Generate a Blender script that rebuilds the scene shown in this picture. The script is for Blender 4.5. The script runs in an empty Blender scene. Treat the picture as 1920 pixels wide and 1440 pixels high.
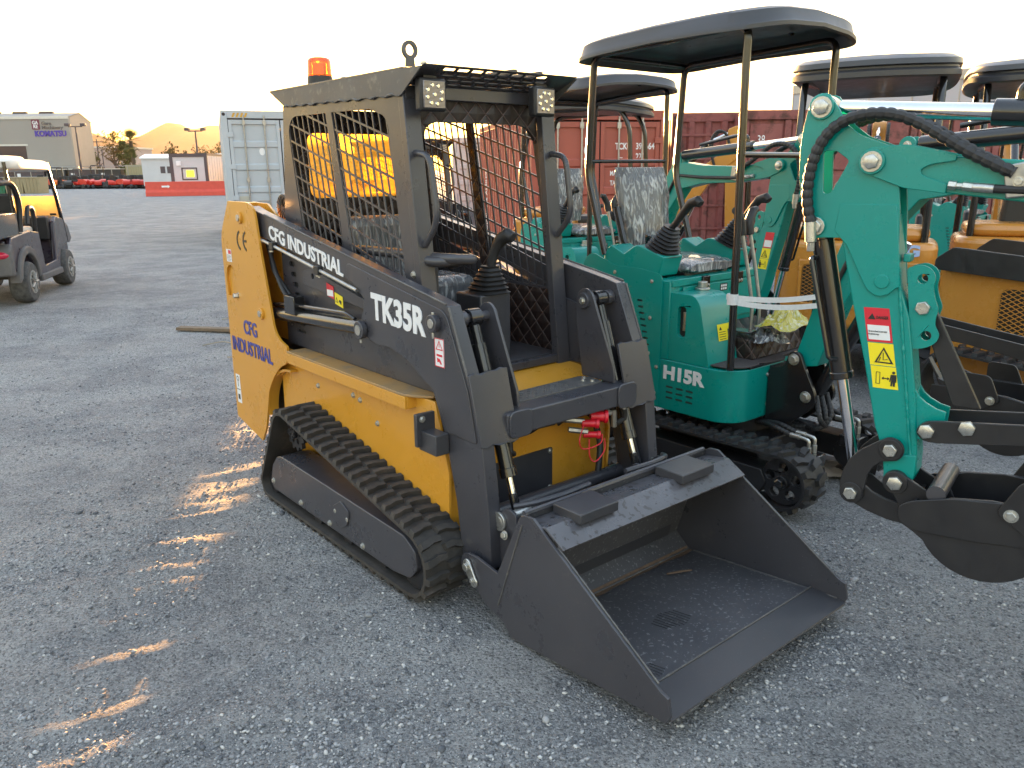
import bpy, math, random
import numpy as np
from mathutils import Vector, Matrix, noise
from mathutils.geometry import tessellate_polygon

# ---------------------------------------------------------------- camera, light, exposure
R = math.radians
SC = bpy.context.scene
COL = SC.collection
F, HY, ROLL, CAM_H = 1498.0, 319.0, -0.5, 1.61
cam_data = bpy.data.cameras.new("camera")
cam = bpy.data.objects.new("camera", cam_data); COL.objects.link(cam); SC.camera = cam
cam_data.sensor_width = 36.0; cam_data.lens = F / 1920 * 36
cam_data.clip_start = 0.05; cam_data.clip_end = 30000
_p = math.atan((720 - HY) / F); _r = R(ROLL)
_fw = Vector((0, math.cos(_p), -math.sin(_p))); _up = Vector((0, math.sin(_p), math.cos(_p))); _rt = Vector((1, 0, 0))
_rt2 = _rt * math.cos(_r) + _up * math.sin(_r); _up2 = -_rt * math.sin(_r) + _up * math.cos(_r)
_m = Matrix((_rt2, _up2, -_fw)).transposed().to_4x4(); _m.translation = Vector((0, 0, CAM_H))
cam.matrix_world = _m

SUN_AZ, SUN_EL = -8.5, 1.9          # degrees: azimuth from +Y towards +X, elevation
world = bpy.data.worlds.new("World"); SC.world = world; world.use_nodes = True
wn = world.node_tree; bg = wn.nodes["Background"]
sky = wn.nodes.new("ShaderNodeTexSky"); sky.sky_type = 'NISHITA'; sky.sun_disc = False
sky.sun_elevation = R(SUN_EL); sky.sun_rotation = R(SUN_AZ)
sky.air_density = 1.0; sky.dust_density = 1.5; sky.ozone_density = 1.0
gm_ = wn.nodes.new('ShaderNodeGamma'); gm_.inputs[1].default_value = 0.42      # softer contrast between glow and zenith
wn.links.new(sky.outputs[0], gm_.inputs[0])
wtc = wn.nodes.new('ShaderNodeTexCoord'); wsp = wn.nodes.new('ShaderNodeSeparateXYZ'); wn.links.new(wtc.outputs['Generated'], wsp.inputs[0])
wr = wn.nodes.new('ShaderNodeValToRGB'); wn.links.new(wsp.outputs[2], wr.inputs[0]); e_ = wr.color_ramp.elements
e_[0].position = 0.0; e_[0].color = (1.0, 0.80, 0.36, 1); e_[1].position = 1.0; e_[1].color = (0.90, 1.0, 1.14, 1)
for pos_, c_ in ((0.09, (1.0, 0.91, 0.60, 1)), (0.20, (1.0, 0.97, 0.84, 1)), (0.5, (0.93, 1.0, 1.10, 1))):
    k_ = e_.new(pos_); k_.color = c_
wx = wn.nodes.new('ShaderNodeMix'); wx.data_type = 'RGBA'; wx.blend_type = 'MULTIPLY'; wx.inputs[0].default_value = 1.0
wn.links.new(gm_.outputs[0], wx.inputs[6]); wn.links.new(wr.outputs[0], wx.inputs[7]); wn.links.new(wx.outputs[2], bg.inputs[0]); bg.inputs[1].default_value = 0.15
sd = bpy.data.lights.new("sun", 'SUN'); sd.energy = 4.2; sd.angle = R(0.6); sd.color = (1.0, 0.50, 0.17)
sun = bpy.data.objects.new("sun", sd); COL.objects.link(sun)
_s = Vector((math.sin(R(SUN_AZ)) * math.cos(R(SUN_EL)), math.cos(R(SUN_AZ)) * math.cos(R(SUN_EL)), math.sin(R(SUN_EL))))
sun.rotation_euler = _s.to_track_quat('Z', 'Y').to_euler(); sun.location = (0, 0, 30)
SC.view_settings.view_transform = 'Standard'; SC.view_settings.look = 'None'
SC.view_settings.exposure = 3.72; SC.view_settings.gamma = 1.0
SC.cycles.max_bounces = 8; SC.cycles.transparent_max_bounces = 12
random.seed(7); np.random.seed(7)

# ---------------------------------------------------------------- materials
def mat(name, col, rough=0.5, metal=0.0, nz=None, col2=None, bump=None, coat=0.0, rvar=0.0, spec=0.5,
        coord='Object', dirt=None, trans=0.0, alpha=1.0, spots=None):
    """procedural Principled: col/col2 mixed by noise nz=(scale, contrast); bump=(scale, strength);
    dirt=(scale, threshold, colour); spots=(scale, threshold, colour) small specks"""
    m = bpy.data.materials.new(name); m.use_nodes = True; nt = m.node_tree; N = nt.nodes; L = nt.links
    b = N["Principled BSDF"]
    b.inputs["Base Color"].default_value = (*col, 1); b.inputs["Roughness"].default_value = rough
    b.inputs["Metallic"].default_value = metal; b.inputs["Coat Weight"].default_value = coat
    b.inputs["Coat Roughness"].default_value = 0.15
    b.inputs["Specular IOR Level"].default_value = spec
    b.inputs["Transmission Weight"].default_value = trans; b.inputs["Alpha"].default_value = alpha
    tc = N.new("ShaderNodeTexCoord")
    def noise_(s, det=5, rg=0.6):
        n = N.new("ShaderNodeTexNoise"); n.inputs["Scale"].default_value = s; n.inputs["Detail"].default_value = det
        n.inputs["Roughness"].default_value = rg; L.new(tc.outputs[coord], n.inputs["Vector"]); return n.outputs["Fac"]
    def ramp(fac, a, c):
        r = N.new("ShaderNodeMapRange"); r.inputs[1].default_value = a; r.inputs[2].default_value = c
        r.clamp = True; L.new(fac, r.inputs[0]); return r.outputs[0]
    def mix(fac, c1, c2):
        x = N.new("ShaderNodeMix"); x.data_type = 'RGBA'; L.new(fac, x.inputs[0])
        for v, i in ((c1, 6), (c2, 7)):
            if isinstance(v, tuple): x.inputs[i].default_value = (*v, 1)
            else: L.new(v, x.inputs[i])
        return x.outputs[2]
    c = col
    if nz:
        k = nz[1]
        c = mix(ramp(noise_(nz[0]), 0.5 - k, 0.5 + k), col, col2 or tuple(x * 0.8 for x in col))
    if dirt:
        c = mix(ramp(noise_(dirt[0], 8, 0.7), dirt[1], dirt[1] + 0.14), c, dirt[2])
    if spots:
        c = mix(ramp(noise_(spots[0], 2, 0.5), spots[1], spots[1] + 0.04), c, spots[2])
    if not isinstance(c, tuple): L.new(c, b.inputs["Base Color"])
    if rvar:
        r = N.new("ShaderNodeMapRange"); r.inputs[3].default_value = max(0.02, rough - rvar); r.inputs[4].default_value = min(1, rough + rvar)
        r.inputs[1].default_value = 0.3; r.inputs[2].default_value = 0.7
        L.new(noise_(nz[0] * 2 if nz else 6, 6, 0.7), r.inputs[0]); L.new(r.outputs[0], b.inputs["Roughness"])
    if bump:
        bp = N.new("ShaderNodeBump"); bp.inputs["Strength"].default_value = bump[1]; bp.inputs["Distance"].default_value = bump[2] if len(bump) > 2 else 0.004
        L.new(noise_(bump[0], 4), bp.inputs["Height"]); L.new(bp.outputs[0], b.inputs["Normal"])
    return m

def emit(name, col, s):
    m = bpy.data.materials.new(name); m.use_nodes = True; b = m.node_tree.nodes["Principled BSDF"]
    b.inputs["Base Color"].default_value = (*col, 1); b.inputs["Emission Color"].default_value = (*col, 1)
    b.inputs["Emission Strength"].default_value = s; return m

M = {}
M['grey'] = mat('charcoal_paint', (0.044, 0.044, 0.053), 0.32, 0, (3, .22), (0.058, 0.057, 0.066), (60, .12, .002), 0.12, .10, dirt=(7, .62, (0.10, 0.095, 0.09)), spots=(160, .72, (.11, .11, .11)))
M['grey_dark'] = mat('dark_charcoal_paint', (0.035, 0.035, 0.042), 0.42, 0, (4, .2), (0.05, 0.05, 0.056), (60, .1, .002), 0.05, .08, spots=(210, .70, (.09, .09, .09)))
M['grey_dirty'] = mat('dusty_charcoal_paint', (0.06, 0.06, 0.066), 0.5, 0, (5, .2), (0.11, 0.105, 0.10), (50, .2, .003), 0, .1, dirt=(22, .55, (0.17, 0.16, 0.145)))
M['yellow'] = mat('amber_yellow_paint', (0.585, 0.275, 0.026), 0.30, 0, (2.2, .25), (0.64, 0.31, 0.036), (30, .08, .002), 0.25, .08, dirt=(9, .66, (0.42, 0.22, 0.06)), spots=(120, .73, (.28, .15, .04)))
M['yellow_dirty'] = mat('dusty_yellow_paint', (0.42, 0.22, 0.055), 0.55, 0, (3, .2), (0.30, 0.20, 0.10), (40, .15, .002), 0, .1, dirt=(6, .5, (0.22, 0.17, 0.12)))
M['teal'] = mat('teal_green_paint', (0.0, 0.265, 0.232), 0.30, 0, (2.5, .3), (0.0, 0.238, 0.206), (28, .08, .003), 0.10, .06, dirt=(11, .66, (0.012, 0.17, 0.135)), spots=(90, .74, (.03, .16, .13)))
M['orange_paint'] = mat('ochre_orange_paint', (0.56, 0.25, 0.045), 0.28, 0, (2.5, .3), (0.50, 0.21, 0.035), None, 0.4, .06)
M['black'] = mat('gloss_black_paint', (0.010, 0.010, 0.012), 0.22, 0, (8, .2), (0.014, 0.014, 0.016), (40, .06, .002), 0.5, .06)
M['black_matte'] = mat('matte_black_steel', (0.014, 0.014, 0.017), 0.42, 0, (9, .2), (0.02, 0.02, 0.023), (70, .15, .002), 0.0, .1, dirt=(30, .68, (0.05, 0.05, 0.05)))
M['plastic'] = mat('black_plastic', (0.016, 0.016, 0.018), 0.48, 0, (40, .2), (0.022, 0.022, 0.024), (150, .2, .002))
M['canopy'] = mat('charcoal_canopy_plastic', (0.035, 0.036, 0.042), 0.42, 0, (6, .2), (0.045, 0.045, 0.052), (200, .08, .001), 0.1, .06)
M['rubber'] = mat('dusty_track_rubber', (0.024, 0.023, 0.023), 0.66, 0, (12, .2), (0.052, 0.047, 0.043), (60, .4, .004), dirt=(5, .56, (0.085, 0.070, 0.060)))
M['rubber_new'] = mat('black_rubber', (0.016, 0.016, 0.018), 0.55, 0, (14, .2), (0.028, 0.028, 0.030), (60, .35, .003), rvar=.1)
M['chrome'] = mat('chrome', (0.75, 0.75, 0.78), 0.12, 1.0, (20, .2), (0.68, 0.68, 0.70))
M['zinc'] = mat('zinc_plated_bolt', (0.60, 0.60, 0.57), 0.33, 0.85, (90, .2), (0.42, 0.42, 0.40), (200, .3, .002), rvar=.1)
M['steel'] = mat('galvanised_steel', (0.45, 0.45, 0.44), 0.42, 0.8, (30, .2), (0.32, 0.32, 0.31), rvar=.1)
M['white'] = mat('white_vinyl', (0.78, 0.80, 0.83), 0.42, 0, (40, .3), (0.70, 0.71, 0.73))
M['blue'] = mat('blue_vinyl', (0.055, 0.065, 0.30), 0.4)
M['blackink'] = mat('black_ink', (0.02, 0.02, 0.02), 0.5)
M['redink'] = mat('red_ink', (0.62, 0.02, 0.04), 0.4)
M['decal_yellow'] = mat('yellow_sticker', (0.85, 0.70, 0.02), 0.35)
M['red'] = mat('red_rubber', (0.60, 0.012, 0.03), 0.35, 0, (40, .2), (0.5, 0.01, 0.02))
M['pale_blue'] = mat('pale_blue_vinyl', (0.40, 0.52, 0.80), 0.35)
M['bucket_floor'] = mat('water_spotted_bucket_steel', (0.060, 0.060, 0.068), 0.40, 0, (3, .2), (0.082, 0.080, 0.086), (70, .15, .002), 0, .1, dirt=(4, .60, (0.13, 0.12, 0.115)), spots=(75, .62, (.17, .17, .175)))
M['flange'] = mat('sky_tinted_spotted_steel', (0.085, 0.085, 0.098), 0.30, 0, (5, .2), (0.07, 0.068, 0.075), (50, .2, .003), 0.2, .1, spots=(50, .60, (.035, .03, .03)))  # paler bluish base paints in the sky's reflection; the spots are its own
M['dust'] = mat('brown_dust', (0.16, 0.10, 0.062), 0.9, 0, (30, .2), (0.10, 0.065, 0.045))

def quilt_mat(name, col, stitch, scale):
    m = bpy.data.materials.new(name); m.use_nodes = True; nt = m.node_tree; N = nt.nodes; L = nt.links; b = N["Principled BSDF"]
    tc = N.new("ShaderNodeTexCoord"); sep = N.new("ShaderNodeSeparateXYZ"); L.new(tc.outputs['Object'], sep.inputs[0])
    def mth(op, a, c=None):
        n = N.new("ShaderNodeMath"); n.operation = op
        for i, v in enumerate((a, c)):
            if v is None: continue
            if isinstance(v, (int, float)): n.inputs[i].default_value = v
            else: L.new(v, n.inputs[i])
        return n.outputs[0]
    h = mth('ADD', sep.outputs[0], sep.outputs[1])
    def lines(v):
        f = mth('FRACT', mth('MULTIPLY', v, scale)); return mth('ABSOLUTE', mth('SUBTRACT', f, 0.5))
    a = lines(mth('ADD', h, sep.outputs[2])); c = lines(mth('SUBTRACT', h, sep.outputs[2]))
    d = mth('MINIMUM', a, c); line = mth('LESS_THAN', d, 0.035)
    mx = N.new("ShaderNodeMix"); mx.data_type = 'RGBA'; L.new(line, mx.inputs[0]); mx.inputs[6].default_value = (*col, 1); mx.inputs[7].default_value = (*stitch, 1)
    L.new(mx.outputs[2], b.inputs["Base Color"]); b.inputs["Roughness"].default_value = 0.5
    bp = N.new("ShaderNodeBump"); bp.inputs["Strength"].default_value = 0.8; bp.inputs["Distance"].default_value = 0.012
    L.new(mth('POWER', mth('MULTIPLY', d, 2.0), 0.4), bp.inputs["Height"]); L.new(bp.outputs[0], b.inputs["Normal"]); return m
M['quilt'] = quilt_mat('brown_quilted_leatherette', (0.020, 0.012, 0.011), (0.13, 0.09, 0.08), 11)
M['quilt_grey'] = quilt_mat('grey_quilted_mat', (0.06, 0.055, 0.055), (0.22, 0.20, 0.19), 16)
M['mat_brown'] = mat('brown_rubber_mat', (0.05, 0.04, 0.042), 0.75, 0, (120, .2), (0.07, 0.058, 0.058), (180, .4, .002))

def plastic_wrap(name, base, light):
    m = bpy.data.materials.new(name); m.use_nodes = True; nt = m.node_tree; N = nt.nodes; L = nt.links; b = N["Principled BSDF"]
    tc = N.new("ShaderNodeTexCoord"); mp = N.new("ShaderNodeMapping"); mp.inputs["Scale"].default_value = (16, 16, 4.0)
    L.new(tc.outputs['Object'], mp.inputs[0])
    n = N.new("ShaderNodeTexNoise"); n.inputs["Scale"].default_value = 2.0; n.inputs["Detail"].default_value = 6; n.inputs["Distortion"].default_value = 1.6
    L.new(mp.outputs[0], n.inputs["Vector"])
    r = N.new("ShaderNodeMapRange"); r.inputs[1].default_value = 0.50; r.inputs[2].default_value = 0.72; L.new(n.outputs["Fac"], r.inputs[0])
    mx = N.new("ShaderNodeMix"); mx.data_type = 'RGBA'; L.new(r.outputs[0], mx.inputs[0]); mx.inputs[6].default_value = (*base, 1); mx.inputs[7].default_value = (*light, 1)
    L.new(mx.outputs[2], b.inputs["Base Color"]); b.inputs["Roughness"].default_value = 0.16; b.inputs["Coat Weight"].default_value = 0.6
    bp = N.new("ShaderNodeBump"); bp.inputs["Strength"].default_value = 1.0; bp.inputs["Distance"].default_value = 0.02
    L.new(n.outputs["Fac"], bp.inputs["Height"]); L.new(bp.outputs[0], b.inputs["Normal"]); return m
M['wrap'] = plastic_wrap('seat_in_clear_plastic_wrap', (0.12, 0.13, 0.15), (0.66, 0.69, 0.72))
M['wrap_yellow'] = plastic_wrap('yellow_item_in_clear_plastic', (0.50, 0.42, 0.02), (0.75, 0.74, 0.5))

def lens_mat():
    m = bpy.data.materials.new('clear_ribbed_lens'); m.use_nodes = True; nt = m.node_tree; N = nt.nodes; L = nt.links; b = N['Principled BSDF']
    tc = N.new('ShaderNodeTexCoord'); w = N.new('ShaderNodeTexWave'); w.bands_direction = 'Z'; w.inputs['Scale'].default_value = 70; L.new(tc.outputs['Object'], w.inputs[0])
    x = N.new('ShaderNodeMix'); x.data_type = 'RGBA'; L.new(w.outputs['Fac'], x.inputs[0]); x.inputs[6].default_value = (.06, .055, .06, 1); x.inputs[7].default_value = (.34, .32, .33, 1); L.new(x.outputs[2], b.inputs['Base Color'])
    b.inputs['Roughness'].default_value = .15; b.inputs['Metallic'].default_value = .3; return m
M['lens'] = lens_mat()

# ---------------------------------------------------------------- mesh builder
class MB:
    def __init__(s): s.v = []; s.f = []
    def add(s, vs, fs):
        o = len(s.v); s.v += [tuple(x) for x in vs]; s.f += [tuple(i + o for i in f) for f in fs]; return s
    def box(s, x0, x1, y0, y1, z0, z1, T=None):
        vs = [(x0, y0, z0), (x1, y0, z0), (x1, y1, z0), (x0, y1, z0), (x0, y0, z1), (x1, y0, z1), (x1, y1, z1), (x0, y1, z1)]
        if T: vs = [T @ Vector(v) for v in vs]
        return s.add(vs, [(0, 3, 2, 1), (4, 5, 6, 7), (0, 1, 5, 4), (1, 2, 6, 5), (2, 3, 7, 6), (3, 0, 4, 7)])
    def prism(s, poly, ax, a, b, holes=()):
        """extrude a 2D polygon: ax 'y' uses (x,z), 'x' uses (y,z), 'z' uses (x,y)"""
        def area(p): return sum(p[i][0] * p[(i + 1) % len(p)][1] - p[(i + 1) % len(p)][0] * p[i][1] for i in range(len(p)))
        poly = list(poly) if area(poly) > 0 else list(poly)[::-1]
        hs = [list(h) if area(h) < 0 else list(h)[::-1] for h in holes]
        def P(u, w, t): return {'y': (u, t, w), 'x': (t, u, w), 'z': (u, w, t)}[ax]
        loops = [poly] + hs; flat = [p for l in loops for p in l]; n = len(flat)
        flip = (ax == 'y')
        if hs: tris = [tuple(t) for t in tessellate_polygon([[Vector((p[0], p[1], 0)) for p in l] for l in loops])]
        else: tris = [tuple(range(n))]
        def ccw(t):
            q = [flat[i] for i in t]; return t if area(q) > 0 else t[::-1]
        tris = [ccw(t) for t in tris]
        lo, hi = min(a, b), max(a, b)
        vs = [P(p[0], p[1], hi) for p in flat] + [P(p[0], p[1], lo) for p in flat]; fs = []
        for t in tris:
            top = t; bot = tuple(i + n for i in t)[::-1]
            if flip: top, bot = top[::-1], bot[::-1]
            fs += [top, bot]
        o = 0
        for l in loops:
            k = len(l)
            for i in range(k):
                i0, i1 = o + i, o + (i + 1) % k; q = (i0 + n, i1 + n, i1, i0)
                fs.append(q[::-1] if flip else q)
            o += k
        return s.add(vs, fs)
    def tube(s, pts, r, n=10, cap=True, ring=None):
        pts = [Vector(p) for p in pts]; k = len(pts); rs = r if isinstance(r, (list, tuple)) else [r] * k
        tg = []
        for i in range(k):
            t = (pts[min(i + 1, k - 1)] - pts[max(i - 1, 0)]); tg.append(t.normalized() if t.length > 1e-9 else Vector((0, 0, 1)))
        u = tg[0].orthogonal().normalized(); vs = []; fs = []
        for i in range(k):
            if i: u = (u - tg[i] * u.dot(tg[i])); u = u.normalized() if u.length > 1e-6 else tg[i].orthogonal().normalized()
            w = tg[i].cross(u)
            for j in range(n):
                a = 2 * math.pi * j / n; vs.append(pts[i] + (u * math.cos(a) + w * math.sin(a)) * rs[i])
        for i in range(k - 1):
            for j in range(n):
                fs.append((i * n + j, i * n + (j + 1) % n, (i + 1) * n + (j + 1) % n, (i + 1) * n + j))
        if cap: fs += [tuple(range(n))[::-1], tuple((k - 1) * n + j for j in range(n))]
        return s.add(vs, fs)
    def cyl(s, a, b, r, n=16, r2=None): return s.tube([a, b], [r, r if r2 is None else r2], n)
    def bolt(s, p, d, r, h=None, washer=True):
        p = Vector(p); d = Vector(d).normalized(); h = h or r * 0.7
        if washer: s.cyl(p, p + d * h * .25, r * 1.35, 14); p = p + d * h * .25
        s.tube([p, p + d * h * .85, p + d * h], [r, r, r * .86], 6); return s
    def ell(s, c, r, nu=14, nv=9, T=None):
        c = Vector(c); vs = []; fs = []
        for i in range(1, nv):
            th = math.pi * i / nv
            for j in range(nu):
                a = 2 * math.pi * j / nu; vs.append(c + Vector((r[0] * math.sin(th) * math.cos(a), r[1] * math.sin(th) * math.sin(a), r[2] * math.cos(th))))
        k = len(vs); vs += [c + Vector((0, 0, r[2])), c - Vector((0, 0, r[2]))]
        for i in range(nv - 2):
            for j in range(nu): fs.append((i * nu + j, (i + 1) * nu + j, (i + 1) * nu + (j + 1) % nu, i * nu + (j + 1) % nu))
        for j in range(nu):
            fs.append((k, j, (j + 1) % nu)); fs.append((k + 1, (nv - 2) * nu + (j + 1) % nu, (nv - 2) * nu + j))
        if T: vs = [T @ v for v in vs]
        return s.add(vs, fs)
    def loft(s, rings, closed=True, caps=True):
        n = len(rings[0]); vs = [p for r in rings for p in r]; fs = []
        for i in range(len(rings) - 1):
            for j in range(n if closed else n - 1):
                fs.append((i * n + j, i * n + (j + 1) % n, (i + 1) * n + (j + 1) % n, (i + 1) * n + j))
        if caps: fs += [tuple(range(n))[::-1], tuple((len(rings) - 1) * n + j for j in range(n))]
        return s.add(vs, fs)
    def xf(s, T): s.v = [tuple(T @ Vector(v)) for v in s.v]; return s
    def build(s, name, m, parent=None, bevel=0.0, smooth=35, seg=2, fix=False):
        me = bpy.data.meshes.new(name); me.from_pydata(s.v, [], s.f)
        if fix:
            import bmesh; b = bmesh.new(); b.from_mesh(me); bmesh.ops.recalc_face_normals(b, faces=b.faces); b.to_mesh(me); b.free()
        me.materials.append(M[m] if isinstance(m, str) else m)
        if smooth:
            me.polygons.foreach_set('use_smooth', [True] * len(me.polygons)); me.set_sharp_from_angle(angle=R(smooth))
        o = bpy.data.objects.new(name, me); COL.objects.link(o)
        if parent: o.parent = parent
        if bevel:
            bv = o.modifiers.new('bevel', 'BEVEL'); bv.width = bevel; bv.segments = seg; bv.limit_method = 'ANGLE'; bv.angle_limit = R(40); bv.harden_normals = False
        return o

def tag(o, label, cat, group=None, kind=None):
    if label: o['label'] = label
    if cat: o['category'] = cat
    if group: o['group'] = group
    if kind: o['kind'] = kind
    return o
def empty(name, loc, rz=0, label=None, cat=None, group=None):
    o = bpy.data.objects.new(name, None); COL.objects.link(o); o.location = loc; o.rotation_euler = (0, 0, rz); o.empty_display_size = .2
    return tag(o, label, cat, group)
def struct(o): o['kind'] = 'structure'; return o
def copy_tree(o, parent=None):
    c = o.copy(); COL.objects.link(c); c.parent = parent if parent else o.parent
    for ch in list(o.children): copy_tree(ch, c)
    return c

def text(name, s, o, xd, yd, w, h, m, parent, bold=0.0, depth=0.0015, space=1.0, line=None, place=None):
    """lettering scaled into a w x h box whose lower-left corner is o, along xd (right) and yd (up)"""
    cu = bpy.data.curves.new(name, 'FONT'); cu.body = s; cu.size = 1; cu.extrude = 0.01; cu.offset = bold; cu.space_character = space; cu.resolution_u = 3
    if line: cu.space_line = line; cu.align_x = 'CENTER'
    t = bpy.data.objects.new(name, cu); COL.objects.link(t); bpy.context.view_layer.update()
    me = bpy.data.meshes.new_from_object(t.evaluated_get(bpy.context.evaluated_depsgraph_get()))
    bpy.data.objects.remove(t); bpy.data.curves.remove(cu)
    xs = [v.co.x for v in me.vertices]; ys = [v.co.y for v in me.vertices]; x0, x1, y0, y1 = min(xs), max(xs), min(ys), max(ys)
    xd = Vector(xd).normalized(); yd = Vector(yd).normalized(); zd = xd.cross(yd); o = Vector(o)
    for v in me.vertices:
        v.co = o + xd * ((v.co.x - x0) / (x1 - x0) * w) + yd * ((v.co.y - y0) / (y1 - y0) * h) + zd * (depth if v.co.z > 0 else -depth)
    if place:
        for v in me.vertices: v.co = Vector(place(v.co))
    me.materials.clear(); me.materials.append(M[m] if isinstance(m, str) else m)
    ob = bpy.data.objects.new(name, me); COL.objects.link(ob); ob.parent = parent; return ob

def arc(cx, cz, r, a0, a1, n):
    return [(cx + r * math.cos(R(a0 + (a1 - a0) * i / n)), cz + r * math.sin(R(a0 + (a1 - a0) * i / n))) for i in range(n + 1)]
def rpoly(pts, r, n=4):
    """round the corners of a polygon; r scalar or list"""
    out = []; k = len(pts)
    for i in range(k):
        p = Vector(pts[i]).to_2d() if len(pts[i]) > 2 else Vector(pts[i]); a = Vector(pts[i - 1]); b = Vector(pts[(i + 1) % k])
        rr = r[i] if isinstance(r, (list, tuple)) else r
        if rr <= 0: out.append(tuple(p)); continue
        da = (a - p); db = (b - p); t = min(rr, da.length * .49, db.length * .49); p0 = p + da.normalized() * t; p1 = p + db.normalized() * t
        for j in range(n + 1):
            u = j / n; q = p0 * (1 - u) ** 2 + p * 2 * u * (1 - u) + p1 * u * u; out.append((q.x, q.y))
    return out
def rrect(x0, x1, z0, z1, r, n=4): return rpoly([(x0, z0), (x1, z0), (x1, z1), (x0, z1)], r, n)
def smoothpath(pts, n=6):
    """Catmull-Rom through points"""
    P = [Vector(p) for p in pts]; P = [P[0] * 2 - P[1]] + P + [P[-1] * 2 - P[-2]]; out = []
    for i in range(1, len(P) - 2):
        for j in range(n):
            t = j / n; a, b, c, d = P[i - 1], P[i], P[i + 1], P[i + 2]
            out.append(0.5 * ((2 * b) + (c - a) * t + (2 * a - 5 * b + 4 * c - d) * t * t + (3 * b - a - 3 * c + d) * t ** 3))
    out.append(P[-2]); return out
def bendpath(pts, r, n=5):
    """polyline with rounded corners in 3D"""
    P = [Vector(p) for p in pts]; out = [P[0]]
    for i in range(1, len(P) - 1):
        p = P[i]; da = P[i - 1] - p; db = P[i + 1] - p; t = min(r, da.length * .49, db.length * .49); p0 = p + da.normalized() * t; p1 = p + db.normalized() * t
        for j in range(n + 1):
            u = j / n; out.append(p0 * (1 - u) ** 2 + p * 2 * u * (1 - u) + p1 * u * u)
    out.append(P[-1]); return out
# ---------------------------------------------------------------- ground
def ground_material():
    m = bpy.data.materials.new('grey_gravel_ground'); m.use_nodes = True; nt = m.node_tree; N = nt.nodes; L = nt.links; b = N["Principled BSDF"]
    tc = N.new("ShaderNodeTexCoord")
    def nz(s, d=4, r=.6, sc=None, dist=0):
        n = N.new("ShaderNodeTexNoise"); n.inputs["Scale"].default_value = s; n.inputs["Detail"].default_value = d; n.inputs["Roughness"].default_value = r; n.inputs["Distortion"].default_value = dist
        if sc:
            mp = N.new("ShaderNodeMapping"); mp.inputs["Scale"].default_value = sc[0]; mp.inputs["Rotation"].default_value = (0, 0, R(sc[1])); L.new(tc.outputs["Object"], mp.inputs[0]); L.new(mp.outputs[0], n.inputs["Vector"])
        else: L.new(tc.outputs["Object"], n.inputs["Vector"])
        return n.outputs["Fac"]
    def rng(f, a, c, d=0., e=1.):
        r = N.new("ShaderNodeMapRange"); r.inputs[1].default_value = a; r.inputs[2].default_value = c; r.inputs[3].default_value = d; r.inputs[4].default_value = e; L.new(f, r.inputs[0]); return r.outputs[0]
    def mix(f, a, c, mode='MIX'):
        x = N.new("ShaderNodeMix"); x.data_type = 'RGBA'; x.blend_type = mode
        for v, i in ((f, 0), (a, 6), (c, 7)):
            if isinstance(v, tuple): x.inputs[i].default_value = (*v, 1)
            elif isinstance(v, float): x.inputs[i].default_value = v
            else: L.new(v, x.inputs[i])
        return x.outputs[2]
    def vor(s, feat='F1'):
        v = N.new("ShaderNodeTexVoronoi"); v.inputs["Scale"].default_value = s; v.feature = feat; L.new(tc.outputs["Object"], v.inputs["Vector"]); return v
    v1 = vor(75); v2 = vor(170); v3 = vor(32)
    patch = rng(nz(1.3, 8, .72), .44, .58)                       # loose stone against compacted fines
    tracks = rng(nz(1.0, 5, .6, ((0.16, 1.6, 1), 18), 1.2), .40, .62)
    c = mix(patch, (0.42, 0.415, 0.405), (0.195, 0.200, 0.212))
    c = mix(rng(nz(9, 5, .7), .46, .66, 0, .55), c, (0.44, 0.435, 0.425))
    c = mix(rng(tracks, 0, 1, 0, .22), c, (0.115, 0.118, 0.125))
    sep = N.new("ShaderNodeSeparateColor"); L.new(v1.outputs["Color"], sep.inputs[0])
    stone = mix(rng(sep.outputs[0], 0, 1), (0.028, 0.031, 0.038), (0.56, 0.56, 0.56))
    edge = rng(v1.outputs["Distance"], .25, .75, 1., .0)
    sel = N.new("ShaderNodeMath"); sel.operation = 'MULTIPLY'; L.new(edge, sel.inputs[0]); L.new(rng(sep.outputs[1], .15, .70, 0., .80), sel.inputs[1])
    c = mix(sel.outputs[0], c, stone)
    sep2 = N.new("ShaderNodeSeparateColor"); L.new(v2.outputs["Color"], sep2.inputs[0])
    c = mix(rng(sep2.outputs[0], .1, .8, .0, .75), c, mix(sep2.outputs[1], (0.05, 0.053, 0.060), (0.46, 0.46, 0.465)))
    L.new(c, b.inputs["Base Color"]); b.inputs["Roughness"].default_value = 0.9; b.inputs["Specular IOR Level"].default_value = 0.25
    def m2(op, a, c_):
        n = N.new("ShaderNodeMath"); n.operation = op
        for i, v in enumerate((a, c_)):
            if isinstance(v, (int, float)): n.inputs[i].default_value = v
            else: L.new(v, n.inputs[i])
        return n.outputs[0]
    h = m2('ADD', m2('MULTIPLY', edge, m2('MULTIPLY', sep.outputs[1], .9)), m2('MULTIPLY', nz(14, 8, .8), 2.6))
    h = m2('ADD', h, m2('MULTIPLY', rng(v2.outputs["Distance"], .1, .7, 1, 0), .35))
    h = m2('ADD', h, m2('MULTIPLY', nz(2.2, 4, .6, ((0.3, 1.5, 1), 22), .8), 3.0))
    bp = N.new("ShaderNodeBump"); bp.inputs["Strength"].default_value = 1.0; bp.inputs["Distance"].default_value = 0.012
    L.new(h, bp.inputs["Height"]); L.new(bp.outputs[0], b.inputs["Normal"]); return m
M['ground'] = ground_material()

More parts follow.
